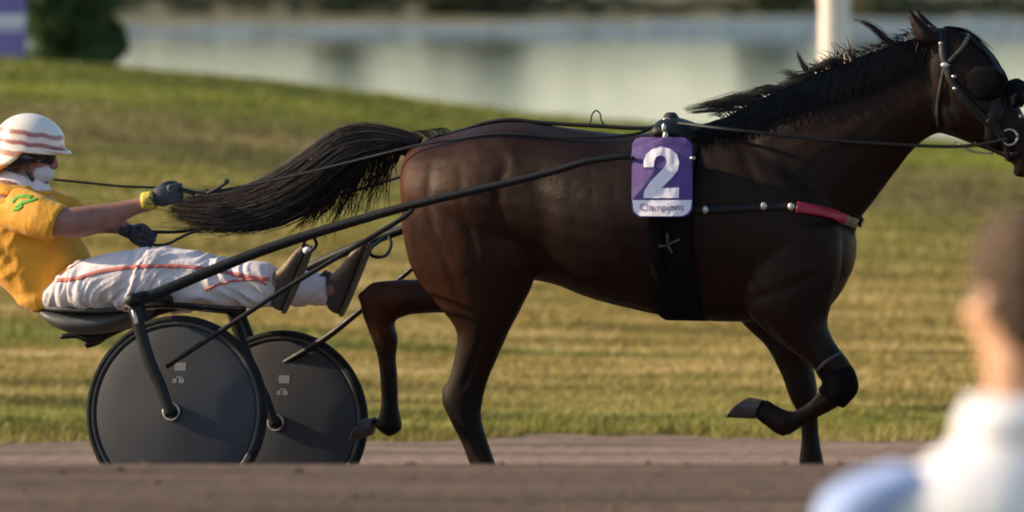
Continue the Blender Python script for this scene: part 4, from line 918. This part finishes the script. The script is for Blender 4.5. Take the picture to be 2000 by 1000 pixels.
# helmet, ear pad, goggles, chin strap
mb = MB(); hf = dfw; hl = EV; hu = dup; hc = dh + hu * .030 - hf * .004; nU, nV = 36, 14; rgo = []
for i in range(nV + 1):
    ph = i / nV; rgo.append([])
    for j in range(nU):
        t = 2 * math.pi * j / nU; drop = -.012 - .125 * max(0, -math.cos(t) + .12) ** .7 - .010 * abs(math.sin(t)); el = (math.pi / 2) * (1 - ph)
        z = .129 * math.sin(el) if ph < 1 else 0; r_ = math.cos(el)
        zz = z if ph < .72 else z + (drop - z) * ((ph - .72) / .28) ** .9; rr_ = r_ if ph < .9 else max(r_, .97)
        if ph >= .72: rr_ = .905 + .095 * min(1, (ph - .72) / .2) - (.03 * (-drop / .12)) * ((ph - .72) / .28)
        rgo[-1].append(hc + hf * (rr_ * .150 * math.cos(t)) + hl * (rr_ * .123 * math.sin(t)) + hu * zz)
inner = [[hc + (p - hc) * .93 for p in r_] for r_ in rgo[::-1]]
mb.rings(rgo + inner, cap=False); hme = mb.mesh(dh); ho = obj('helmet', hme, 'helmet_shell', driver); ho.location = dh - db
mb = MB(); rg_ = []
for t in np.linspace(-1.15, 1.15, 15):
    b0 = hc + hf * (.136 * math.cos(t)) + hl * (.113 * math.sin(t)) + hu * .006; k = math.cos(t / 1.15 * math.pi / 2) ** .6
    tip = b0 + hf * (.040 * k + .002) - hu * (.012 * k); rg_.append([b0 + hu * .008, b0 - hu * .004, tip - hu * .003, tip + hu * .003])
mb.rings(rg_); pk = obj('helmet_peak', mb.mesh(dh), 'helmet_shell', driver); pk.location = dh - db
for s_ in (-1, 1):
    mb = MB(); mb.ell(dh + hl * (s_ * .088) - hu * .016 - hf * .012, .062, .016, .044, (hf, hl, hu)); mb.ell(dh + hl * (s_ * .084) - hu * .040 - hf * .045, .045, .014, .030, (hf, hl, hu)); obj('ear_pad', remesh(mb.mesh(db), .005, 3), 'visor_dark', driver)
mb = MB(); mb.ell(dh - hl * .106 - hu * .010 - hf * .022, .020, .006, .015, (hf, hl, hu)); obj('ear_pad_badge', mb.mesh(db), 'decal_grey', driver)
mb = MB(); rg_ = []
for t in np.linspace(-1.75, 1.75, 21):
    c_ = dh + hf * (.110 * math.cos(t) - .005) + hl * (.091 * math.sin(t)) + hu * .004; hgt = .036 if abs(t) < 1.0 else .036 - .016 * (abs(t) - 1) / .75; nrm = (hf * math.cos(t) + hl * math.sin(t)); rg_.append([c_ + hu * hgt, c_ - hu * hgt * .9, c_ - hu * hgt * .8 + nrm * .006, c_ + hu * hgt * .9 + nrm * .006])
mb.rings(rg_); obj('goggles', mb.mesh(db), 'visor_dark', driver)
mb = MB()
for s_ in (-1, 1):
    mb.tube([dh + hl * (s_ * .092) - hu * .02 + hf * .005, dh + hl * (s_ * .078) - hu * .07 + hf * .035, dh + hl * (s_ * .04) - hu * .118 + hf * .062, dh - hu * .130 + hf * .072], .010, 8, 4, flat=.4)
obj('chin_strap', mb.mesh(db), 'visor_dark', driver)
mb = MB(); mb.ell(dh + hf * .062 - hu * .066, .052, .056, .046, (hf, hl, hu)); obj('face_mask', remesh(mb.mesh(db), .006, 2), 'mask_grey', driver)
# gloves: palm, four curled fingers, thumb
def glove(c, fw, upv, palm_side, mat='glove_grey'):
    mb = MB(); fw = fw.normalized(); side = EV * palm_side; up_ = (upv - fw * upv.dot(fw)).normalized()
    P = lambda x, y, z: c + fw * x + side * y + up_ * z
    mb.ell(P(-.008, 0, 0), .046, .021, .044, (fw, side, up_)); mb.tube([P(-.045, 0, -.004), P(-.07, 0, -.006), P(-.085, 0, -.006)], [.030, .029, .031], 12, 3)
    for i, z in enumerate((.031, .011, -.010, -.029)):
        k = (1, 1.08, 1.0, .85)[i]; mb.tube([P(.022, -.008, z), P(.022 + .036 * k, .002, z), P(.022 + .036 * k, .026 * k + .004, z), P(.026, .040 * k, z), P(.008, .034 * k, z)], [.0105, .0105, .010, .0095, .008], 8, 3)
    mb.tube([P(-.022, .010, .030), P(.002, .026, .044), P(.026, .036, .045), P(.044, .036, .040)], [.013, .0125, .011, .009], 8, 3)
    return obj('glove', remesh(mb.mesh(db), .0042, 3), mat, driver)
glove(L(322, 382, -.145), L(345, 384, -.14) - L(295, 392, -.15), EZ, 1); glove(L(274, 460, .12), L(300, 470, .12) - L(250, 446, .12), EZ, -1)
mb = MB(); mb.tube([L(280, 394, -.152), L(302, 391, -.150)], [.037, .038], 16, 3); obj('wrist_band', mb.mesh(db), 'wrist_yellow', driver)
mb = MB(); mb.tube([L(291 + 6 * math.cos(q), 392 + 7 * math.sin(q), -.192) for q in np.linspace(0, 6.28, 12)], .0025, 6, 1); obj('band_motif', mb.mesh(db), 'boot_dark', driver)
# boots: heel low, toe up, resting in the stirrups
def boot(hx, hy, tx, ty, ax, ay, v_):
    mb = MB(); h_ = L(hx, hy, v_); t_ = L(tx, ty, v_); a_ = L(ax, ay, v_); d = (t_ - h_); back = (a_ - h_.lerp(t_, .35)); back = (back - d.normalized() * back.dot(d.normalized())).normalized()
    Q = lambda s_, b_: h_ + d * s_ + back * b_
    mb.loft([(Q(.0, -.006), Q(.0, .055), .030), (Q(.12, -.008), Q(.10, .085), .036), (Q(.32, -.008), Q(.30, .095), .036), (Q(.52, -.006), Q(.55, .070), .040), (Q(.75, -.004), Q(.77, .052), .044), (Q(.93, .0), Q(.93, .036), .036), (Q(1.0, .004), Q(1.0, .024), .020)], 16, 4, rnd=.008)
    mb.loft([(Q(.10, .05), Q(.42, .05), .036), (Q(.06, .10), Q(.44, .095), .040), (Q(.04, .135), Q(.44, .13), .044)], 14, 3)
    o = obj('boot', remesh(mb.mesh(db), .006, 3), 'boot_dark', driver)
    mb = MB(); mb.loft([(Q(-.02, -.014), Q(-.02, -.004), .030), (Q(.25, -.015), Q(.25, -.005), .036), (Q(.6, -.012), Q(.6, -.002), .042), (Q(.9, -.008), Q(.9, .0), .038), (Q(1.02, -.004), Q(1.02, .004), .02)], 12, 3, rnd=.004); obj('sole', mb.mesh(db), 'boot_sole', o)
    mb = MB(); mb.loft([(Q(.40, .098), Q(.36, .050), .040), (Q(.60, .072), Q(.56, .020), .0455), (Q(.82, .054), Q(.78, .012), .046), (Q(1.01, .030), Q(1.0, .004), .024)], 14, 4, rnd=.006); obj('toe_cap', mb.mesh(db), 'boot_tan', o)
boot(552, 606, 606, 484, 534, 556, -.17); boot(664, 612, 722, 478, 644, 562, .165)

# spectator in the foreground, seen from behind, head turned to the left
SY = -14.5; sc = (25 + SY)
def Q(px, py, dy=0.0): return W(px, py, SY + dy)
pb = Q(2020, 990); pb.z = 0
man = thing('person', Vector((pb.x, pb.y, T(pb.x, pb.y))), 'man in white collared shirt with light blue sleeve in the right foreground, back turned', 'person'); mb_ = Vector(man.location)
hc2 = Q(2002, 588); fw2 = Vector((-.52, .85, -.03)).normalized()
XL = Vector((1, 0, 0)); YL = Vector((0, 1, 0))
mb = MB(); P2 = head_mb(mb, hc2, fw2, EZ, 1.08)
mb.loft([(Q(1925, 690), Q(2085, 690), .062), (Q(1922, 770), Q(2092, 770), .066), (Q(1900, 830), Q(2110, 830), .075), (Q(1830, 900), Q(2190, 900), .09)], 18, 3, lat=YL)
mb.loft([(Q(1800, 905), Q(2220, 905), .08), (Q(1720, 1000), Q(2310, 1000), .115), (Q(1730, 1300), Q(2300, 1300), .13), (Q(1790, 1650), Q(2240, 1650), .11), (Q(1780, 1850), Q(2250, 1850), .12)], 20, 4, lat=YL, rnd=.03)
for s_, xa in ((-1, 1690), (1, 2340)):
    mb.loft([(Q(xa - 60, 960), Q(xa + 60, 960), .055), (Q(xa - 65 + s_ * 20, 1150), Q(xa + 60 + s_ * 20, 1150), .052), (Q(xa - 55 + s_ * 35, 1380), Q(xa + 45 + s_ * 35, 1380, .0), .045), (Q(xa - 40 + s_ * 20, 1680, .1), Q(xa + 40 + s_ * 20, 1680, .1), .032), (Q(xa - 45, 1780, .14), Q(xa + 40, 1780, .14), .022), (Q(xa - 30, 1880, .15), Q(xa + 30, 1880, .15), .018)], 14, 4, lat=YL, rnd=.02)
for x in (1920, 2110):
    zt = Q(x, 1850).z; c_ = Q(x, 1850); X_ = lambda z, r_: (Vector((c_.x - r_, c_.y, z)), Vector((c_.x + r_, c_.y, z)), r_ * 1.05)
    mb.loft([X_(zt + .05, .085), X_(zt * .75, .075), X_(zt * .52, .058), X_(zt * .3, .052), X_(.10, .036), X_(.02, .045)], 14, 3, lat=YL)
body2 = remesh(mb.mesh(mb_), .009, 4); obj('body', body2, 'skin_warm', man); eyes(hc2 + fw2 * .004, fw2, EZ, mb_, man)
# hair: cap with a lower back and sides
mb = MB(); lf2 = EZ.cross(fw2).normalized(); rgo = []
for i in range(13):
    ph = i / 12; row = []
    for j in range(40):
        t = 2 * math.pi * j / 40; back = max(0, -math.cos(t)); fr = max(0, math.cos(t)); low = .045 * fr - .150 * back - .045 * abs(math.sin(t)) * (1 - back); el = math.pi / 2 * (1 - ph); zt = .132 * math.sin(el); z = zt if zt > low else low
        if ph > .6: z = zt + (low - zt) * ((ph - .6) / .4)
        r_ = min(1, math.cos(el) * 1.0 + (.12 if .3 < ph < .8 else 0)); taper = 1 - .16 * back * max(0, -z / .115)
        row.append(hc2 + EZ * .022 + fw2 * (-.008 + .109 * r_ * math.cos(t) * taper) + lf2 * (.088 * r_ * math.sin(t) * taper) + EZ * z)
    rgo.append(row)
inner = [[hc2 + EZ * .01 + (p - hc2 - EZ * .01) * .9 for p in r_] for r_ in rgo[::-1]]
mb.rings(rgo + inner, cap=False); obj('hair', remesh(mb.mesh(mb_), .006, 3, .5, lambda c_: .006 * noise.noise(c_ * 40)), 'hair_man', man)
# shirt
mb = MB()
mb.loft([(Q(1895, 835), Q(2120, 835), .085), (Q(1815, 888), Q(2205, 888), .105), (Q(1740, 945), Q(2290, 945), .125), (Q(1715, 1010), Q(2318, 1010), .138), (Q(1722, 1300), Q(2308, 1300), .15), (Q(1775, 1650), Q(2255, 1650), .135), (Q(1765, 1880), Q(2265, 1880), .145)], 24, 4, lat=YL)
obj('shirt', remesh(mb.mesh(mb_), .009, 3, .5, lambda c_: .006 * noise.noise(Vector((c_.x * 9, c_.y * 9, c_.z * 6)))), 'shirt_white', man)
for s_, xa in ((-1, 1690), (1, 2340)):
    mb = MB(); mb.loft([(Q(xa - 62 - s_ * 110, 905), Q(xa + 60 - s_ * 100, 935), .07), (Q(xa - 78 - s_ * 20, 945), Q(xa + 78 - s_ * 20, 985), .085), (Q(xa - 92 + s_ * 10, 1010), Q(xa + 84 + s_ * 10, 1030), .080), (Q(xa - 90 + s_ * 25, 1200), Q(xa + 84 + s_ * 25, 1200), .076), (Q(xa - 84 + s_ * 30, 1300), Q(xa + 80 + s_ * 30, 1300), .072)], 18, 4, lat=YL, rnd=.01)
    obj('sleeve', remesh(mb.mesh(mb_), .009, 4), 'shirt_blue', man)
mb = MB(); rg_ = []
def ringz(px0, px1, py, wy, n=36): 
    a_ = Q(px0, py); b_ = Q(px1, py); c_ = (a_ + b_) / 2; return [c_ + XL * ((b_ - a_).length / 2 * math.cos(t)) + YL * (wy * math.sin(t)) for t in np.linspace(0, 2 * math.pi, n, endpoint=False)]
mb.rings([ringz(1874, 2132, 862, .094), ringz(1860, 2146, 850, .105), ringz(1868, 2136, 810, .098), ringz(1890, 2112, 772, .082), ringz(1900, 2104, 775, .076), ringz(1890, 2114, 830, .085), ringz(1874, 2132, 862, .094)], cap=False); obj('collar', mb.mesh(mb_), 'shirt_white', man)
mb = MB()
for x in (1920, 2110):
    zt = Q(x, 1850).z; c_ = Q(x, 1850); X_ = lambda z, r_: (Vector((c_.x - r_, c_.y, z)), Vector((c_.x + r_, c_.y, z)), r_ * 1.1)
    mb.loft([X_(zt + .06, .11), X_(zt * .75, .098), X_(zt * .5, .08), X_(zt * .25, .074), X_(.05, .075)], 16, 3, lat=YL)
obj('trousers', remesh(mb.mesh(mb_), .012, 3), 'denim', man)
for x in (1920, 2110):
    c_ = Q(x, 1850); mb = MB(); X_ = lambda y, z, r_: (Vector((c_.x, c_.y + y, z)), Vector((c_.x, c_.y + y, .0)), r_)
    mb.loft([X_(-.08, .07, .04), X_(.0, .09, .045), X_(.1, .06, .05), X_(.2, .04, .035)], 14, 3, lat=XL, rnd=.01); obj('shoe', mb.mesh(mb_), 'boot_dark', man)
